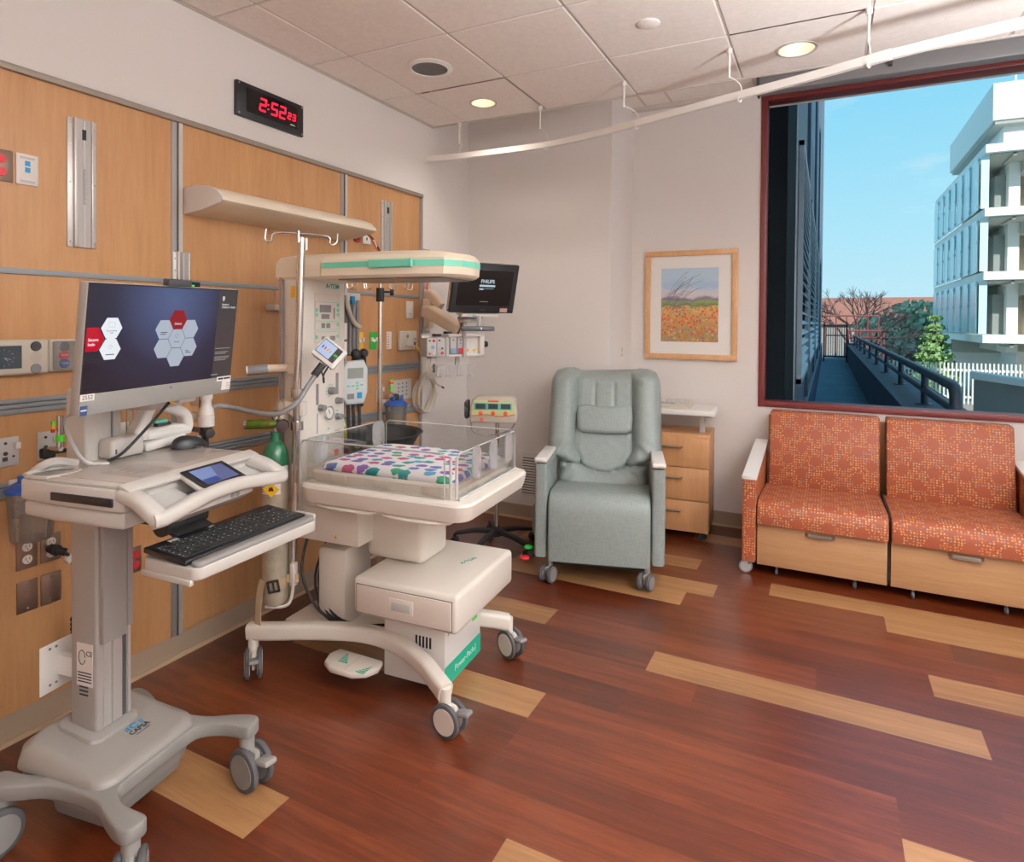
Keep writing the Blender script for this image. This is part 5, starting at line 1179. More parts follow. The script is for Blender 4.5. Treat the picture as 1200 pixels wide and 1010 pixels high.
MB(M['red']).cyl((-.065, .045, zs(-.065)), (-.065, .045, zs(-.065)+.001), .003, n=10).build('red_indicator', k)
k = carted('computer_mouse', 'black computer mouse on the cart work surface', 'mouse', (.005, .212, 1.0865), 70)
def mouse(u, v):
    a = u*2*PI; r_ = math.sin(v*PI/2); x = .058*math.cos(a)*r_; y = .031*math.sin(a)*r_*(1-.12*math.cos(a)); z = .038*math.cos(v*PI/2)**.65*(1-.25*x/.058-.15*(x/.058)**2)
    return Vector((x, y, max(0, z)))
MB(M['black']).surf(mouse, 32, 10).build('mouse_shell', k, ang=80); MB(M['grey']).cyl((.03, -.004, .0265), (.03, .004, .0265), .008, n=14).build('scroll_wheel', k)
# white hand held scanner in its dock
k = carted('handheld_scanner', 'white and mint handheld scanner in its dock on the cart', 'scanner', (-.10, .18, 1.084), 80)
m = MB(M['white2']); m.box((.01, 0, .018), (.15, .085, .03), .012, 2, (0, -6, 0)); m.box((.03, 0, .045), (.16, .07, .028), .012, 2, (0, 0, 0)); m.build('dock', k)
m = MB(M['white2']); loop = [(-.07, 0, .05), (-.055, 0, .085), (-.03, 0, .135), (.0, 0, .145), (.045, 0, .125), (.085, 0, .108), (.1, 0, .085), (.1, 0, .05), (.06, 0, .055), (0, 0, .052)]
m.sweep(spline(loop, 5, True), rrect(.034, .056, .012, 3), closed=True, up=(0, 1, 0), scales=None); m.build('scanner_body', k, ang=60)
m = MB(M['teal']); m.box((-.042, -.0135, .108), (.012, .004, .06), .001, 1, (0, 30, 0)); m.box((.106, -.01, .08), (.006, .022, .03), .002); m.build('mint_strip', k)
MB(M['blackm']).box((.02, 0, .072), (.05, .03, .02), .008).build('trigger_area', k)
MB(M['teal']).box((.01, .0, .086), (.045, .03, .012), .004).build('mint_inlay', k)
# ================================================================ INFANT WARMER (column at the wall side, bed towards local +X)
g = thing('infant_warmer', 'cream infant warmer with overhead heater hood, clear sided bed and drawer on four casters', 'infant warmer', (.9, 2.2, 0), 4); wm = g
IV, IV2 = M['ivory'], M['ivory2']
# base: two bowed side beams, cross plate, casters
for s in (-1, 1):
    p = [(-.53, .285*s, .185), (-.44, .262*s, .19), (-.25, .19*s, .197), (-.05, .142*s, .205), (.12, .15*s, .20), (.27, .205*s, .185), (.37, .262*s, .165), (.425, .293*s, .15)]
    m = MB(IV).sweep(spline(p, 5), rrect(.062, .07, .018, 4), scales=[.8]*3+[1]*27+[.95, .9, .85, .8, .75, .7][:6]) if False else MB(IV).sweep(spline(p, 5), rrect(.06, .068, .018, 4))
    m.build('base_beam', g, ang=50)
m = MB(IV).slab(-.36, .05, -.13, .13, .15, .19, .01).slab(-.5, -.3, -.11, .11, .12, .165, .01); m.build('base_plate', g)
for x, y, yw in ((-.505, -.288, 135), (.425, -.293, 170), (.425, .297, 152), (-.505, .297, 60)):
    caster(g, x, y, .062, .05, yw, .17, 'ivory', 'ivory2', 'rubber', .3, 'grey')
m = MB(IV); m.prism([(-.13, -.02), (-.11, -.075), (-.06, -.105), (.05, -.108), (.10, -.08), (.125, -.03), (.11, .02), (-.11, .03)], .028, Matrix.Translation((-.06, -.165, .085)), .008); pd = m.build('foot_pedal', g, ang=50)
m = MB(M['green'])
for k in range(6): m.slab(-.115-.0+.0, -.115+.046-k*.0075, -.225+k*.011, -.219+k*.011, .1125, .1138); m.slab(.04-.04+k*.0075-.0, .04, -.26+k*.011, -.254+k*.011, .1125, .1138)
m.use(M['lgrey']).slab(-.052, -.05, -.265, -.15, .1125, .1133); m.build('pedal_marks', pd, flat=True)
# pedestal, lift housing
m = MB(IV); m.box((-.25, .0, .33), (.15, .20, .38), .02, 2); m.build('pedestal', g)
m = MB(IV); m.slab(-.40, -.06, -.165, .18, .565, .71, .012).slab(-.38, -.05, -.15, .17, .705, .765, .012); m.build('control_housing', g); MB(M['yellow']).prism([(-.008, 0), (.008, 0), (0, .014)], .001, basis((-.175, -.1655, .592), X3, Z3)).build('warning_mark', g)
m = MB(IV); m.slab(-.10, .19, -.06, .16, .49, .75, .035, 4); m.lathe([(.19, .735), (.17, .765), (.12, .79)], c=(.05, .03, 0), n=30); m.build('bed_post', g)
m = MB(IV); m.tube([(-.18, -.2, .775), (-.17, -.28, .765), (.08, -.285, .765), (.1, -.2, .775)], .008, 7, 4).tube([(.14, -.2, .775), (.15, -.285, .765), (.40, -.285, .765), (.43, -.2, .775)], .008, 7, 4); m.cyl((.11, -.19, .765), (.11, -.215, .765), .014, n=12); m.build('under_rail', g)
# drawer unit
m = MB(IV); m.slab(-.02, .45, -.255, .285, .34, .49, .02, 3); m.build('drawer_unit', g, ang=50)
MB(M['grey']).slab(-.001, .431, -.2562, -.25, .352, .468).build('drawer_gap', g, flat=True)
d = MB(IV2); d.slab(.003, .427, -.2605, -.25, .356, .464, .003); d.use(M['ivory']).slab(.155, .265, -.263, -.26, .385, .44, .003); dr = d.build('drawer', g)
MB(M['lgrey']).slab(.168, .252, -.2638, -.2625, .392, .425, .002).build('drawer_recess', dr)
text('A•TOM', .028, M['green'], (.33, .08, .4906), (.35, .94, 0), (-.94, .35, 0), g)
# power pack below
m = MB(M['white2']); m.slab(.05, .335, -.135, .19, .05, .34, .004); m.use(M['blackm'])
for k in range(5): m.slab(.20+k*.016, .209+k*.016, -.1358, -.1345, .20, .245)
m.use(M['cartg2'])
for z in (.30, .08): m.cyl((.31, -.1345, z), (.31, -.1385, z), .009, n=12)
pp = m.build('power_pack', g)
MB(M['green']).slab(.3348, .3362, -.134, .189, .052, .135).build('green_band', pp, flat=True)
text('Power-Pack-J', .036, M['white2'], (.3364, .045, .095), Y3, Z3, pp); text('A•TOM', .02, M['green'], (.3356, -.08, .26), Y3, Z3, pp)
m = MB(M['green'])
for z_, l_ in ((.27, .1), (.255, .07)): m.slab(.3348, .3356, -.02, -.02+l_, z_, z_+.007)
m.build('small_print', pp, flat=True)
m = MB(M['lime']).slab(.3348, .3358, .11, .155, .215, .262); m.use(M['navy']).slab(.3348, .3358, .115, .17, .29, .325); m.build('pack_stickers', pp, flat=True)
# bed tray
def rr3(x0, x1, y0, y1, r, z, n=6): return [Vector((x, y, z)) for x, y in rrect(x1-x0, y1-y0, r, n, (x0+x1)/2, (y0+y1)/2)]
m = MB(IV); loft(m, [rr3(-.235, .475, -.28, .295, .06, .772), rr3(-.252, .50, -.30, .315, .065, .779), rr3(-.26, .508, -.307, .322, .065, .80), rr3(-.265, .515, -.312, .327, .065, .838), rr3(-.26, .51, -.307, .322, .062, .847), rr3(-.248, .498, -.295, .31, .055, .852)])
m.build('bed_tray', g, ang=30)
m = MB(IV); loft(m, [rr3(-.225, .43, -.25, .275, .03, .852), rr3(-.235, .44, -.26, .285, .03, .89), rr3(-.23, .435, -.255, .28, .03, .897)]); m.use(M['ivory2'])
for x in (-.12, .08, .3): m.slab(x, x+.07, -.2625, -.258, .862, .888, .002)
for y in (-.16, .05): m.slab(.438, .4425, y, y+.12, .862, .888, .002)
m.build('crib_liner', g, ang=50)
m = MB(M['print']); loft(m, [rr3(-.205, .41, -.23, .255, .06, .89), rr3(-.215, .42, -.24, .265, .06, .905), rr3(-.205, .41, -.23, .255, .06, .92), rr3(-.17, .38, -.2, .22, .06, .928)]); m.build('mattress', g, ang=70)
# clear walls
def wall(name, a, b, z0, z1, t=.006):
    A, B = Vector((*a, 0)), Vector((*b, 0)); d = (B-A).normalized(); n = Vector((-d.y, d.x, 0))*t/2; L_ = (B-A).length
    m = MB(M['clear']); m.box(((A+B)/2).to_tuple()[:2]+((z0+z1)/2,), (L_, t, z1-z0), 0, 1, (0, 0, math.degrees(math.atan2(d.y, d.x))))
    w_ = m.build(name, g, flat=True)
    m = MB(M['edge']); p = [(A.x, A.y, z0), (A.x, A.y, z1-.015), (A.x+d.x*.015, A.y+d.y*.015, z1), (B.x-d.x*.015, B.y-d.y*.015, z1), (B.x, B.y, z1-.015), (B.x, B.y, z0)]
    m.tube(p, .0032, 6); m.build('wall_edge', w_)
wall('clear_wall', (-.262, -.275), (.405, -.275), .852, 1.022); wall('clear_wall', (-.24, .302), (.44, .302), .852, 1.022); wall('clear_wall', (.452, -.262), (.452, .29), .852, 1.022); wall('clear_wall', (-.255, -.25), (-.245, .29), .852, 1.022)
for x, y, r_ in ((.458, -.12, 0), (.458, .04, 0), (.458, .2, 0)):
    m = MB(M['frost']); m.prism(rrect(.075, .13, .035, 5), .008, basis((x, y, .965), Y3, Z3), .003); m.build('wall_handle', g)
for fr_ in (basis((-.235, -.19, .97), Y3, Z3), basis((-.235, .22, .97), Y3, Z3)): MB(M['frost']).prism(rrect(.085, .12, .035, 5), .008, fr_, .003).build('wall_handle', g)
m = MB(M['edge']).cyl((.43, -.272, .855), (.43, -.272, 1.01), .006, n=8).cyl((.449, -.262, .855), (.449, -.262, 1.01), .006, n=8).tube([(.462, -.27, .857), (.462, .28, .857)], .005, 6); m.build('corner_posts', g)
# column with control panel
m = MB(IV); m.prism([(-.375, -.135), (-.385, -.15), (-.46, -.15), (-.50, -.12), (-.52, 0), (-.50, .13), (-.46, .16), (-.385, .16), (-.375, .145)], 1.0, Matrix.Translation((0, 0, .71)), .006); m.use(M['alu']); m.slab(-.49, -.478, -.158, -.14, .72, 1.70); m.build('column', g, ang=40)
XP = -.3745
def pan(m, y0, y1, z0, z1, x=XP): m.slab(x, x+.0012, y0, y1, z0, z1)
pm = MB(IV2); pan(pm, -.065, .115, 1.362, 1.636, XP-.0006); pn = pm.build('control_panel', g)
text('A•TOM', .03, M['green'], (XP+.0006, .06, 1.668), Y3, Z3, g, bold=.0004)
m = MB(M['teal'])
for z0, z1 in ((1.508, 1.596), (1.468, 1.506), (1.41, 1.46)):
    for a in ((-.062, .112, z0, z0+.0015), (-.062, .112, z1-.0015, z1), (-.062, -.0605, z0, z1), (.1105, .112, z0, z1)): pan(m, *a, XP+.0004)
for y, z in ((-.057, 1.528), (-.057, 1.55), (.09, 1.575), (.09, 1.552), (.09, 1.53), (.09, 1.484), (-.057, 1.428), (.09, 1.43)): pan(m, y, y+.014, z, z+.016, XP+.0006)
for y in (.03, .055): pan(m, y, y+.016, 1.375, 1.392, XP+.0006)
m.build('panel_keys', pn, flat=True)
m = MB(M['grey']); pan(m, -.03, .048, 1.548, 1.582, XP+.0006); pan(m, -.018, .036, 1.518, 1.54, XP+.0006); pan(m, -.018, .006, 1.476, 1.499, XP+.0006); pan(m, .016, .042, 1.476, 1.499, XP+.0006); pan(m, -.016, .022, 1.416, 1.438, XP+.0006); pan(m, .042, .078, 1.418, 1.44, XP+.0006); pan(m, .066, .074, 1.518, 1.57, XP+.0006)
m.lathe([(0, .002), (.014, .001)], n=14, axis=X3, c=(XP, .003, 1.383)); m.use(M['yellow']); pan(m, -.05, -.03, 1.372, 1.396, XP+.0004); m.use(M['red']); pan(m, .088, .092, 1.37, 1.396, XP+.0004); pan(m, .1, .104, 1.37, 1.396, XP+.0004); m.build('panel_lettering', pn, flat=True)
m = MB(M['grey'])
for y, z, r_ in ((.045, 1.186, .019), (-.025, 1.115, .016), (.095, 1.135, .016), (.095, 1.06, .016)): m.lathe([(0, .03), (r_*.85, .029), (r_, .0)], n=22, axis=X3, c=(XP, y, z))
m.use(M['bglow']).lathe([(0, .02), (.01, .02), (.012, 0)], n=16, axis=X3, c=(XP, .09, .995)); m.use(IV).lathe([(0, .02), (.015, .018), (.02, 0)], n=16, axis=X3, c=(XP, .028, .98)); m.build('control_knobs', g)
m = MB(M['grey']); pan(m, .085, .104, 1.165, 1.265); pan(m, -.052, -.036, 1.13, 1.225); pan(m, -.045, -.041, 1.0, 1.09); m.use(M['teal'])
for k in range(7):
    a = R(60+k*30); m.box((XP+.0006, .045+.028*math.cos(a), 1.186+.028*math.sin(a)), (.0012, .006, .006))
pan(m, .085, .105, 1.085, 1.09); pan(m, .028, .042, 1.008, 1.014); m.use(M['orange']); pan(m, .075, .105, .875, .905); m.use(M['yellow']); pan(m, -.06, -.02, .956, .966); m.use(M['lime']); pan(m, .085, .115, 1.345, 1.365); m.use(M['dgrey']); pan(m, -.05, -.02, 1.34, 1.36); m.build('scale_lettering', g, flat=True)
m = MB(M['chrome']).lathe([(.03, 0), (.032, .012), (.028, .014), (.027, .006), (0, .006)], n=28, axis=X3, c=(XP, .03, 1.085)); m.use(M['white2']).lathe([(0, .0075), (.026, .007)], n=24, axis=X3, c=(XP, .03, 1.085)); m.use(M['ink']).box((XP+.009, .03, 1.09), (.001, .003, .02), 0, 1, (25, 0, 0)); m.build('pressure_gauge', g)
MB(M['yellow']).slab(-.43, -.405, -.1515, -.15, 1.61, 1.66).build('side_label', g)
m = MB(M['white']); m.slab(-.44, -.38, .158, .178, 1.42, 1.5, .005).slab(-.44, -.38, .158, .178, 1.34, 1.41, .005); m.build('side_clips', g)
# hood
def hring(x0, x1, hw0, hw1, tip, z, r=.03):
    p = [(x0, -hw0), (x0+.245, -hw0-.002), (x0+.265, -hw1), (x1-tip*1.4, -hw1), (x1-tip*.5, -hw1*.82), (x1-tip*.12, -hw1*.45), (x1, 0), (x1-tip*.12, hw1*.45), (x1-tip*.5, hw1*.82), (x1-tip*1.4, hw1), (x0+.265, hw1), (x0+.245, hw0+.002), (x0, hw0)]
    return [Vector((x, y+.005, z)) for x, y in p]
m = MB(M['cream']); loft(m, [hring(-.50, .37, .155, .172, .12, 1.690), hring(-.51, .382, .162, .182, .12, 1.70), hring(-.51, .385, .162, .182, .12, 1.735), hring(-.51, .385, .16, .181, .12, 1.765), hring(-.495, .365, .15, .168, .13, 1.785), hring(-.40, .28, .13, .14, .13, 1.798), hring(-.38, .26, .11, .12, .13, 1.800)])
h = m.build('heater_hood', g, ang=30)
m = MB(M['teal'])
def hband(x0, hwid, o, z0, z1):
    p = [(x0, -hwid-o), (.385-.168, -hwid-o), (.385-.06+o*.4, -(hwid)*.82-o), (.385-.0144+o, -hwid*.45-o*.5), (.385+o, 0), (.385-.0144+o, hwid*.45), (.385-.06+o*.4, hwid*.82+o), (.385-.168, hwid+o), (x0, hwid+o)]
    q = [(x, y*.97) for x, y in p[::-1]]
    m.prism([(x, y+.005) for x, y in p+q], z1-z0, Matrix.Translation((0, 0, z0)))
hband(-.24, .182, .002, 1.731, 1.755)
m.slab(.0, .205, -.192, -.168, 1.726, 1.759, .004); m.build('green_stripe', h, flat=True)
m = MB(M['steel']).slab(-.2, .3, -.12, .13, 1.684, 1.692); m.build('heater_grille', h); MB(M['blackm']).cyl((-.40, .0, 1.795), (-.40, 0, 1.806), .03, n=18).build('hood_knob', h)
m = MB(M['dgrey']).slab(-.5, -.372, -.14, .15, 1.698, 1.708); m.build('hood_joint', h)
# pole with hook bar, clamps, grip
def wl(x, y, z):                      # world point -> warmer local
    a = R(-4); dx, dy = x-.9, y-2.2; return (dx*math.cos(a)-dy*math.sin(a), dx*math.sin(a)+dy*math.cos(a), z)
p0, p1 = wl(.530, 1.985, .45), wl(.578, 1.985, 1.86)
iv = MB(M['chrome']).cyl(p0, p1, .0165, n=20).cyl((p1[0], p1[1], p1[2]-.02), (p1[0], p1[1], p1[2]+.004), .012, n=12).build('drip_pole', g)
m = MB(M['chrome']); T = Vector(p1)
m.tube([T+Vector((-.115, -.085, .035)), T+Vector((-.118, -.088, -.005)), T+Vector((-.108, -.08, -.02)), T+Vector((-.095, -.072, -.012)), T+Vector((-.085, -.065, .018)), T+Vector((0, 0, .02)), T+Vector((.085, .065, .012)), T+Vector((.09, .07, -.014)), T+Vector((.102, .078, -.022)), T+Vector((.115, .088, -.01)), T+Vector((.118, .09, .026))], .0042, 8, 3); m.cyl(T+Vector((.0, -.02, -.02)), T+Vector((0, -.02, .03)), .006, n=8).cyl(T+Vector((.02, .005, -.05)), T+Vector((.02, .005, .0)), .006, n=8); m.build('hook_bar', iv)
m = MB(M['chrome']); 
for z in (1.06, 1.20): a = wl(.555, 1.985, z); m.cyl((a[0], a[1], z-.018), (a[0], a[1], z+.018), .026, n=18)
m.use(IV).box(wl(.545, 2.005, 1.13), (.06, .055, .06), .008, 2, (0, 0, 20)); m.use(M['arm_beige']).box(wl(.495, 1.985, 1.135), (.07, .045, .06), .012, 2, (0, 0, 12)).box(wl(.475, 1.975, 1.09), (.04, .04, .05), .006); m.build('pole_clamp', g)
m = MB(M['arm_beige']).tube([wl(.50, 2.03, 1.302), wl(.45, 2.0, 1.302), wl(.405, 1.955, 1.30)], .018, 12).cyl(wl(.51, 1.99, 1.302), wl(.50, 2.04, 1.302), .022, n=16); hh = m.build('grip_arm', g); MB(M['grey']).cyl(wl(.41, 1.96, 1.30), wl(.352, 1.902, 1.293), .021, n=18, bev=.004).build('grey_grip', hh); MB(M['white']).cyl(wl(.353, 1.903, 1.293), wl(.348, 1.898, 1.2925), .02, n=18).build('grip_cap', hh)
m = MB(M['blackm'])
for k in range(3): m.tube([(-.33+.01*k, .0, .56), (-.37+.02*k, -.06, .36), (-.28+.02*k, -.1, .215+.01*k), (-.1, -.11, .215), (.02, -.07, .22)], .006, 6, 5)
m.tube([wl(.58, 2.03, .6), wl(.57, 2.0, .42), wl(.62, 2.06, .24), wl(.74, 2.1, .2)], .007, 6, 5); m.build('power_leads', g)
m = MB(M['white']); a = Vector(wl(.545, 1.95, 0)); m.tube([a+Vector((-.0, .03, .45)), a+Vector((-.005, .025, .33)), a+Vector((-.02, .0, .29)), a+Vector((-.1, -.03, .285))], .007, 8, 4); m.box(a+Vector((.0, .03, .42)), (.02, .03, .1), .004); m.build('cylinder_bracket', g)

# oxygen cylinder strapped at the column
g = thing('oxygen_cylinder', 'steel oxygen cylinder with green shoulder and olive regulator strapped beside the pole', 'gas cylinder', (.470, 1.945, .29), 0)
MB(M['tank']).lathe([(.0, 0), (.035, .002), (.05, .02), (.0535, .05), (.0535, .60)], n=36).build('cylinder_body', g)
MB(M['dgreen']).lathe([(.0536, .60), (.0538, .625), (.051, .652), (.044, .674), (.032, .692), (.022, .703), (.02, .745)], n=36).build('green_shoulder', g)
vd = Vector((-.55, -.84, 0)).normalized(); q_ = Vector((-vd.y, vd.x, 0))
m = MB(M['chrome']).cyl((0, 0, .74), (0, 0, .80), .014, n=14).cyl((0, 0, .80), (0, 0, .815), .02, n=14); m.use(M['blackm']).box((.015, .01, .83), (.06, .012, .006), .002, 1, (0, 0, 10)); m.build('cylinder_valve', g)
rd = Vector((.8, -.3, 0)).normalized(); bd = Vector((-.62, -.55, 0)).normalized()
m = MB(M['olive']).cyl(bd*.115+Vector((0, 0, .778)), bd*-.02+Vector((0, 0, .775)), .021, n=20, bev=.003); m.use(M['chrome']).cyl(bd*.125+Vector((0, 0, .778)), bd*.115+Vector((0, 0, .778)), .02, n=20); m.use(M['red']).cyl(bd*.03+Vector((.018, -.014, .782)), bd*.03+Vector((.02, -.018, .782)), .005, n=8); m.build('regulator', g)
MB(mat('gauge_black', '#3b2a2a', .5)).cyl((.03, .015, .772), (.052, -.012, .772), .026, n=22, bev=.003).build('pressure_dial', g)
m = MB(M['cup']).tube([bd*.01+Vector((0, 0, .8)), bd*.0+Vector((0, 0, .85)), (.02, .01, .885), (.03, .02, .86), (.03, .02, .80)], .005, 8, 5); m.build('clear_tube', g)
m = MB(M['paper'])
def wrap(m, z0, z1, a0, a1, r_=.0542, n=14):
    m.surf(lambda u, v: Vector((r_*math.cos(R(a0+(a1-a0)*u)), r_*math.sin(R(a0+(a1-a0)*u)), z0+(z1-z0)*v)), n, 1)
wrap(m, .572, .602, -100, 20); wrap(m, .485, .53, -140, -20); m.build('labels', g)
m = MB(M['yellow']); c_ = R(-60); cc = Vector((math.cos(c_), math.sin(c_), 0)); m.prism([(-.033, 0), (0, -.033), (.033, 0), (0, .033)], .0012, basis(cc*.0548+Vector((0, 0, .507)), (-cc.y, cc.x, 0), Z3)); m.use(M['ink']).prism([(-.012, -.006), (.012, -.006), (.01, -.002), (.004, .016), (0, .008), (-.007, .012)], .0006, basis(cc*.0562+Vector((0, 0, .507)), (-cc.y, cc.x, 0), Z3)); m.build('hazard_diamond', g, flat=True)
m = MB(M['ink'])
for k in range(4): wrap(m, .493+k*.009, .496+k*.009, -138, -98, .0546)
m.build('label_print', g)
m = MB(M['strap']); wrap(m, .085, .125, -175, 60, .0548, 24)
t0 = cc*.06; m.box((.075, .028, .115), (.05, .002, .035), 0, 1, (0, 0, 30))
pts = [(-.01, -.058, .12), (-.02, -.066, .06), (-.025, -.068, -.02), (-.028, -.066, -.08)]
m.sweep(spline(pts, 4), [(-.017, -.0012), (.017, -.0012), (.017, .0012), (-.017, .0012)], up=(0, -1, 0)); st = m.build('strap', g)
bk = MB(M['blackm']); fr = basis(cc*.058+Vector((.012, .004, .1)), (-cc.y, cc.x, .18), Z3)
for a in ((0, .022, .05, .008), (0, -.022, .05, .008), (-.021, 0, .008, .05), (.021, 0, .008, .05), (0, 0, .006, .04)): bk.prism(rrect(a[2], a[3], .003, 2, a[0], a[1]), .006, fr)
bk.build('buckle', st)

# wall mounted breathing arm: white clamp joint, grey flexible arm, small white screen
g = thing('flexible_arm_monitor', 'grey flexible arm with white clamp joint carrying a small white screen', 'medical device', (.33, 1.70, 1.03), 0); L0 = Vector((.33, 1.70, 1.03))
def rel(*p): return Vector(p)-L0
m = MB(M['grey']).cyl(rel(.32, 1.705, .86), rel(.32, 1.705, 1.2), .013, n=14).cyl(rel(.32, 1.705, 1.06), rel(.01, 1.75, 1.06), .011, n=12); m.build('support_rod', g)
m = MB(M['white2']).lathe([(.02, 1.08), (.031, 1.083), (.031, 1.122), (.028, 1.125), (.03, 1.128), (.028, 1.15), (.02, 1.165), (.019, 1.185), (.024, 1.195), (.024, 1.215), (.015, 1.22)], c=(.0+.02, .0, -1.03), n=28); m.build('clamp_joint', g)
m = MB(M['blackm']).cyl((.02, 0, .02), (.02, 0, .05), .022, n=16).cyl((.03, -.01, .033), (.085, -.03, .033), .019, n=14, bev=.004).cyl((.02, 0, -.03), (.02, 0, .02), .01, n=10); m.build('clamp_knob', g)
m = MB(M['arm_beige']).box(rel(.22, 1.71, 1.115), (.18, .04, .04), .012, 2, (0, 0, -14)).box(rel(.27, 1.73, 1.175), (.09, .035, .045), .012, 2, (0, 0, 0)); m.build('wall_arm', g)
ap = [rel(.35, 1.71, 1.125), rel(.365, 1.735, 1.16), rel(.40, 1.78, 1.152), rel(.50, 1.80, 1.138), rel(.60, 1.83, 1.133), rel(.655, 1.88, 1.175), rel(.665, 1.94, 1.245), rel(.665, 1.985, 1.29)]
MB(M['grey']).tube(ap, .0105, 12, 7).build('flexible_arm', g)
m = MB(M['blackm']).cyl(rel(.66, 1.975, 1.28), rel(.675, 2.01, 1.325), .0165, n=12).tube([rel(.675, 2.0, 1.30), rel(.70, 1.99, 1.27), rel(.69, 2.0, 1.25), rel(.68, 2.01, 1.28), rel(.7, 2.02, 1.32)], .004, 6, 5); m.build('screen_clip', g)
sc_o = rel(.694, 2.03, 1.376); vw = (Vector((2.58, 0, 1.515))-Vector((.694, 2.03, 1.376))).normalized()
rr_ = Vector((.86, .52, 0)); nn = Vector((.62, -.70, .30)).normalized(); ang = R(-37)
rx = (rr_-nn*rr_.dot(nn)).normalized(); ux = nn.cross(rx); r2 = rx*math.cos(ang)+ux*math.sin(ang); u2 = -rx*math.sin(ang)+ux*math.cos(ang)
FB = basis(sc_o, r2, u2)
m = MB(M['white2']).prism(rrect(.118, .096, .008, 4), .03, FB @ Matrix.Translation((0, 0, -.03)), .004); s_ = m.build('small_screen_case', g)
m = MB(M['s_brown']).prism(rrect(.094, .068, .002, 2, -.006, .004), .0006, FB @ Matrix.Translation((0, 0, .0001))); m.use(M['s_small']).prism(rrect(.066, .062, .001, 2, -.018, .004), .0006, FB @ Matrix.Translation((0, 0, .0006))); m.use(M['bgreen']).prism(rrect(.018, .01, .001, 2, .03, .004), .0006, FB @ Matrix.Translation((0, 0, .0006)))
for k, c in enumerate(('navy', 'red', 'yellow', 'yellow')): m.use(M[c]).prism(rrect(.006, .014, .002, 2, -.038+k*.013, .004), .0005, FB @ Matrix.Translation((0, 0, .0012)))
m.build('small_screen', s_, flat=True)
m = MB(M['dgrey'])
for k in range(8): m.prism(rrect(.004, .008, .001, 1, -.04+k*.011+(.01 if k > 3 else 0), -.0478), .003, FB @ Matrix.Translation((0, -.0008, -.018)))
m.build('case_vents', s_, flat=True)

# flowmeters seen between the cart mast and the arm
for y, lab in ((1.56, 'green knobbed flowmeter left of the white clamp joint'), (1.66, 'second green knobbed flowmeter nearest the white clamp joint')):
    k = thing('flowmeter', lab, 'flowmeter', (PX+.006, y, 1.03), 0, 'gas flowmeters')
    MB(M['chrome']).cyl((0, 0, 0), (.07, 0, 0), .012, n=12).build('valve_body', k); m = MB(M['cup']).cyl((.06, 0, .02), (.06, 0, .16), .014, n=14); m.build('flow_tube', k); MB(M['bgreen']).cyl((.06, 0, .0), (.11, -.01, .0), .02, n=10, bev=.003).cyl((.06, .02, .045), (.1, .035, .045), .014, n=10).build('green_knobs', k); MB(M['steel']).cyl((.06, 0, -.02), (.06, 0, .03), .014, n=12).build('flow_base', k); m = MB(M['white']).slab(-.005, .0, -.035, .035, -.06, .06, .002); m.build('wall_plate', k)

# ================================================================ PATIENT MONITOR ON ITS WALL ARM
g = thing('patient_monitor', 'black patient monitor tilted down on a cream wall arm behind the hood', 'monitor', (.675, 3.42, 1.715), 0)
MC = Vector((.675, 3.42, 1.715))
m = MB(M['alu']).slab(0, .035, 3.66, 3.755, 1.425, 2.02, .003); m.use(M['alu_l']).slab(.03, .05, 3.685, 3.73, 1.44, 2.0, .003); o = m.build('wall_channel', g); o.location = -MC
m = MB(M['arm_beige']); m.sweep([(.04, 3.705, 1.70), (.10, 3.68, 1.69), (.17, 3.65, 1.645), (.205, 3.64, 1.61)], rrect(.06, .08, .02, 4), scales=[1, 1, .95, .7]); m.box((.075, 3.69, 1.60), (.09, .085, .14), .02, 3); m.box((.06, 3.70, 1.50), (.05, .07, .08), .012); o = m.build('arm_base', g); o.location = -MC
m = MB(M['arm_beige']); m.sweep([(.08, 3.63, 1.575), (.15, 3.60, 1.57), (.38, 3.50, 1.485), (.455, 3.475, 1.455)], rrect(.075, .09, .018, 4), scales=[.9, 1.05, .95, .75]); o = m.build('arm_link', g, ang=50); o.location = -MC
m = MB(M['lgrey']); m.cyl((.50, 3.46, 1.28), (.50, 3.46, 1.52), .014, n=14).box((.53, 3.45, 1.52), (.1, .07, .03), .006); m.box((.55, 3.44, 1.545), (.12, .08, .02), .005); m.use(M['grey']).box((.56, 3.43, 1.535), (.16, .05, .012), .003); o = m.build('arm_joint', g); o.location = -MC
m = MB(M['orange']).tube([(.44, 3.48, 1.53), (.47, 3.46, 1.49), (.48, 3.44, 1.46), (.44, 3.45, 1.42), (.40, 3.46, 1.43)], .006, 6, 5).tube([(.05, 3.70, 1.78), (.06, 3.68, 1.74), (.08, 3.67, 1.70)], .008, 6, 4); m.use(M['dgrey']).tube([(.48, 3.46, 1.55), (.50, 3.43, 1.5), (.46, 3.44, 1.42)], .005, 6, 5); o = m.build('arm_cables', g); o.location = -MC
dl = bpy.data.objects.new('monitor_head', None)
W_, H_ = .46, .315
def mrot(o): o.rotation_euler = (0, R(14.6), R(-30.5)); return o
m = MB(M['black']); m.slab(-.05, 0, -W_/2, W_/2, -H_/2, H_/2, .008, 3); mh = mrot(m.build('monitor_head', g))
bez = MB(M['bglow']).slab(-.052, -.02, -W_/2-.002, W_/2+.002, -H_/2+.01, H_/2+.003, .008, 3).build('rear_shell', mh)
m = MB(M['s_blk']).slab(-.0005, .0006, -W_/2+.03, W_/2-.035, -H_/2+.045, H_/2-.04); m.build('display', mh, flat=True)
m = MB(M['dgrey'])
y0, y1, z0, z1 = -W_/2+.03, W_/2-.035, -H_/2+.045, H_/2-.04
for a in ((y0, y1, z0, z0+.0015), (y0, y1, z1-.0015, z1), (y0, y0+.0015, z0, z1), (y1-.0015, y1, z0, z1)): m.slab(.0005, .0012, *a)
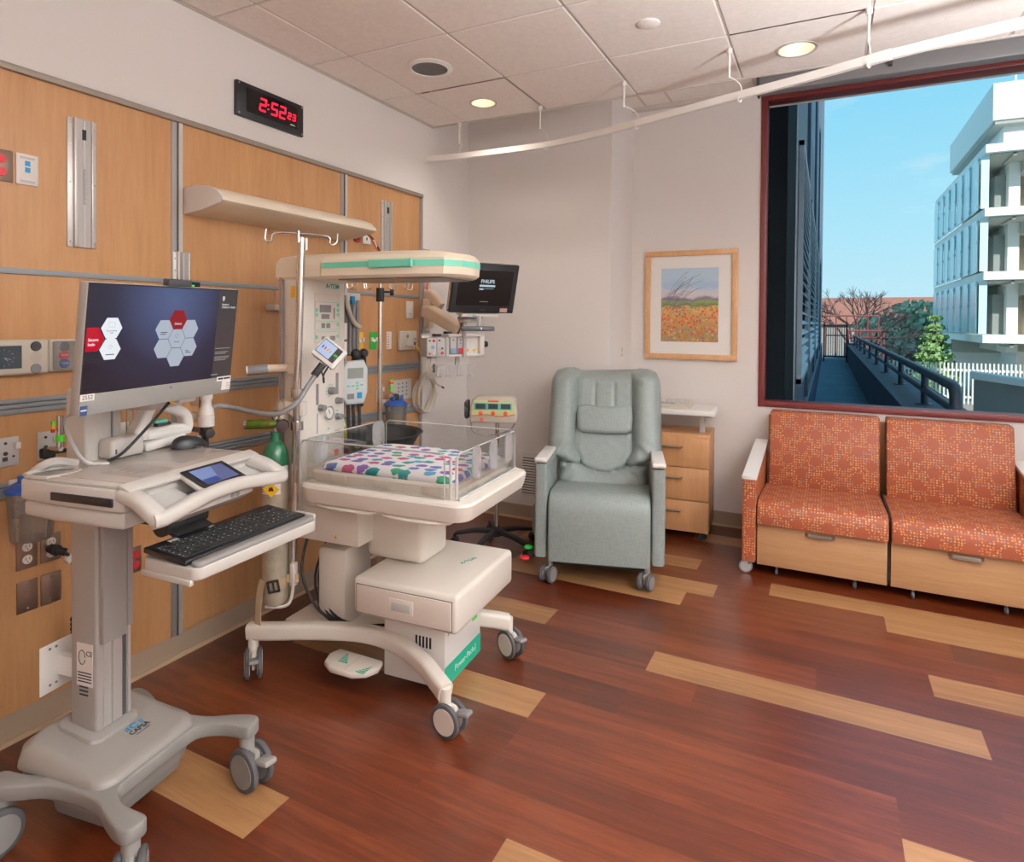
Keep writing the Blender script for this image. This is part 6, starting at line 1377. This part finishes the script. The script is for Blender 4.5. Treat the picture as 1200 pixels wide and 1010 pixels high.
m.build('display_border', mh, flat=True)
def pt(s, size, m_, y, z, **k): return text(s, size, m_, (.0012, y, z), Y3, Z3, mh, ext=.0001, **k)
pt('PHILIPS', .031, M['s_phil'], .01, .045, bold=.0008)
m = MB(M['s_phil']); m.slab(.0008, .0012, -.045, .066, .012, .024).slab(.0008, .0012, -.045, -.015, -.008, .001).slab(.0008, .0012, -.012, .06, -.001, .001); m.use(M['grey']).slab(.0008, .0012, -.03, .03, -.085, -.081); m.build('screen_lines', mh, flat=True)
pt('PHILIPS', .008, M['grey'], .0, -H_/2+.02); m = MB(mat('pink_label', '#b78d84', .6)).slab(.0003, .0008, .125, .18, -H_/2+.008, -H_/2+.034); m.build('bezel_label', mh, flat=True)
m = MB(M['white']).box((-.06, -.0, -H_/2-.018), (.09, .27, .022), .005); m.use(M['led_green']).box((-.014, -.06, -H_/2-.012), (.002, .008, .003)); m.build('monitor_foot', mh)
m = MB(mat('slate_grey', '#4a4f55', .5)).box((0, 0, 0), (.03, .21, .03), .008, 2); m.use(M['white2']).box((.0155, .02, .002), (.001, .008, .014)); sb = m.build('scanner_bar', g, (-.02, -.06, -.249), (0, 0, -50)); MB(M['lgrey']).box((-.04, -.01, -.215), (.02, .03, .09), .003).build('bar_stem', g)
# module rack under the monitor
g = thing('module_rack', 'white rack of patient monitor modules below the black monitor', 'medical device', (.47, 3.42, 1.28), -32)
m = MB(M['white']); m.slab(-.1, .0, -.06, .20, .005, .02, .003).slab(-.1, .0, -.06, .20, .132, .15, .003).slab(-.1, .0, .165, .20, .005, .15, .003).slab(-.1, -.03, -.06, .18, .02, .14).slab(-.12, -.1, -.2, .2, .01, .14); m.build('rack_frame', g)
def module(y0, y1, z0, z1, marks):
    b = MB(M['lgrey']).slab(-.1, .006, y0, y1, z0, z1, .003); o = b.build('module', g); m = MB(M['white'])
    for c, y, z, r_ in marks: m.use(M[c]).cyl((.006, y0+y, z0+z), (.011, y0+y, z0+z), r_, n=12)
    m.build('module_ports', o)
module(-.21, -.145, .01, .125, [('red', .045, .098, .009), ('dgrey', .018, .098, .006), ('pale_blue', .04, .058, .011), ('red', .018, .018, .006), ('white2', .044, .018, .008)])
module(-.142, -.085, .01, .125, [('dgrey', .015, .1, .006), ('dgrey', .035, .05, .006), ('red', .035, .02, .009)]); module(-.082, -.058, .01, .125, [])
module(-.05, -.005, .022, .13, [('dgrey', .02, .09, .004)]); module(.0, .045, .022, .13, [('dgrey', .02, .09, .005), ('dgrey', .02, .07, .003)])
m = MB(M['pale_blue']).slab(.006, .012, -.046, -.009, .024, .06, .003); m.use(M['red']).slab(.006, .012, .004, .041, .024, .06, .003); m.build('module_latches', g)
m = MB(M['white2']).slab(-.03, -.028, .05, .165, .02, .132); m.use(M['yellow']).cyl((-.028, .085, .045), (-.02, .085, .045), .009, n=12).cyl((-.028, .14, .045), (-.02, .14, .045), .009, n=12); m.use(M['blackm']).cyl((-.05, .2, .08), (-.05, .245, .08), .02, n=16, bev=.003).slab(-.08, -.03, -.14, -.095, .132, .15, .003).slab(-.08, -.03, -.06, -.02, .15, .165, .003); m.build('rack_fittings', g)
m = MB(M['frost']); m.slab(-.06, -.055, -.14, .16, -.058, -.05)
for y in (-.12, -.05, .03, .11): m.slab(-.058, -.052, y, y+.025, -.12, -.055).slab(-.058, -.03, y, y+.025, -.125, -.118)
m.use(M['lgrey']).slab(-.09, -.075, .03, .055, -.055, .01).slab(-.12, -.05, -.16, -.12, -.05, .01, .005); m.build('cable_hooks', g)
m = MB(M['bglow'])
for k in range(4): m.tube([(-.07, -.17+.012*k, .0), (-.05, -.19+.012*k, -.06), (-.07, -.15+.012*k, -.12), (-.09, -.13+.012*k, -.05)], .005, 6, 5)
m.use(M['dgrey']).slab(-.06, -.045, -.145, -.13, -.095, -.04); m.build('hung_leads', g)
# ================================================================ WORLD, SUN, LAMPS, CAMERA
w = bpy.data.worlds.new('world'); SC.world = w; w.use_nodes = True; nt = w.node_tree; bg = nt.nodes['Background']
tc = N(nt, 'ShaderNodeTexCoord'); sp = N(nt, 'ShaderNodeSeparateXYZ'); nt.links.new(tc.outputs['Generated'], sp.inputs[0])
r = ramp(nt, [(0, '#a9c4cc'), (.5, '#c3e8f4'), (.56, '#aee3f6'), (.66, '#8ad6f5'), (.85, '#64bcea')])
mr = N(nt, 'ShaderNodeMapRange'); mr.inputs['From Min'].default_value = -1; nt.links.new(sp.outputs[2], mr.inputs[0]); nt.links.new(mr.outputs[0], r.inputs['Fac'])
no = N(nt, 'ShaderNodeTexNoise', i_Scale=5., i_Detail=6., i_Roughness=.6); mp = N(nt, 'ShaderNodeMapping'); mp.inputs['Scale'].default_value = (1, 1, 3.2); nt.links.new(tc.outputs['Generated'], mp.inputs[0]); nt.links.new(mp.outputs[0], no.inputs['Vector'])
cr = ramp(nt, [(.60, (0, 0, 0, 1)), (.78, (.55, .55, .55, 1))]); nt.links.new(no.outputs['Fac'], cr.inputs['Fac'])
mx = N(nt, 'ShaderNodeMix', data_type='RGBA'); mx.inputs[7].default_value = lin('#dceef5'); nt.links.new(cr.outputs['Color'], mx.inputs[0]); nt.links.new(r.outputs['Color'], mx.inputs[6]); nt.links.new(mx.outputs[2], bg.inputs['Color'])
bg.inputs['Strength'].default_value = 1.06
s = bpy.data.lights.new('sun', 'SUN'); s.energy = 4.0; s.angle = R(.6); s.color = (1, .96, .88); o = bpy.data.objects.new('sun', s); COL.objects.link(o)
sd = Vector((-.30, .84, -.45)); o.rotation_euler = sd.to_track_quat('-Z', 'Y').to_euler(); o.location = (20, -20, 40)
# unseen: downlights assumed further along the ceiling, plus added fill panels
for x, y in ((4.25, .47), (4.25, 3.52)): lamp('SPOT', (x, y, CZ-.02), 24, WARM, .08, 150, .7)
for x, y in ((3.95, .9), (3.95, 2.5)):  # no such fittings known; added to bring soft light from the right
    l = bpy.data.lights.new('fill_panel_light', 'AREA'); l.shape = 'RECTANGLE'; l.size = 1.2; l.size_y = .6; l.energy = 20; l.color = (.9, .97, 1)
    o = bpy.data.objects.new('fill_panel_light', l); COL.objects.link(o); o.location = (x, y, CZ-.01)
lamp('SPOT', (4.3, -.6, 1.9), 930, (.88, .96, 1), .15, 152, .9, (180, 0, 0))    # added upward spots, unseen, standing in for flash bounced off the ceiling
lamp('SPOT', (4.45, 1.35, 1.4), 1280, (.9, .96, 1), .2, 158, .9, (180, 0, 0))  # second added spot, brightens the ceiling and the far walls
cam = bpy.data.cameras.new('camera'); co = bpy.data.objects.new('camera', cam); COL.objects.link(co); SC.camera = co
yaw, pitch, roll, fpx, cyp, cxp = R(26.769), R(.8096), R(.4241), 735.36, 386.52, 598.85
Fv = Vector((-math.sin(yaw)*math.cos(pitch), math.cos(yaw)*math.cos(pitch), -math.sin(pitch))); Rv = Vector((math.cos(yaw), math.sin(yaw), 0)); Uv = Rv.cross(Fv)
R2 = Rv*math.cos(roll)+Uv*math.sin(roll); U2 = -Rv*math.sin(roll)+Uv*math.cos(roll)
co.matrix_world = Matrix(((R2.x, U2.x, -Fv.x, 2.58), (R2.y, U2.y, -Fv.y, 0), (R2.z, U2.z, -Fv.z, 1.515), (0, 0, 0, 1)))
cam.sensor_fit = 'HORIZONTAL'; cam.sensor_width = 36; cam.lens = fpx*36/1200; cam.shift_x = (600-cxp)/1200; cam.shift_y = -(505-cyp)/1200; cam.clip_start = .05; cam.clip_end = 500
SC.view_settings.view_transform = 'Standard'; SC.view_settings.look = 'None'; SC.view_settings.gamma = 1; SC.view_settings.use_curve_mapping = False; SC.view_settings.exposure = 0.
SC.cycles.max_bounces = 10; SC.cycles.transparent_max_bounces = 16; SC.cycles.diffuse_bounces = 5; SC.cycles.sample_clamp_indirect = 4; SC.cycles.use_denoising = True
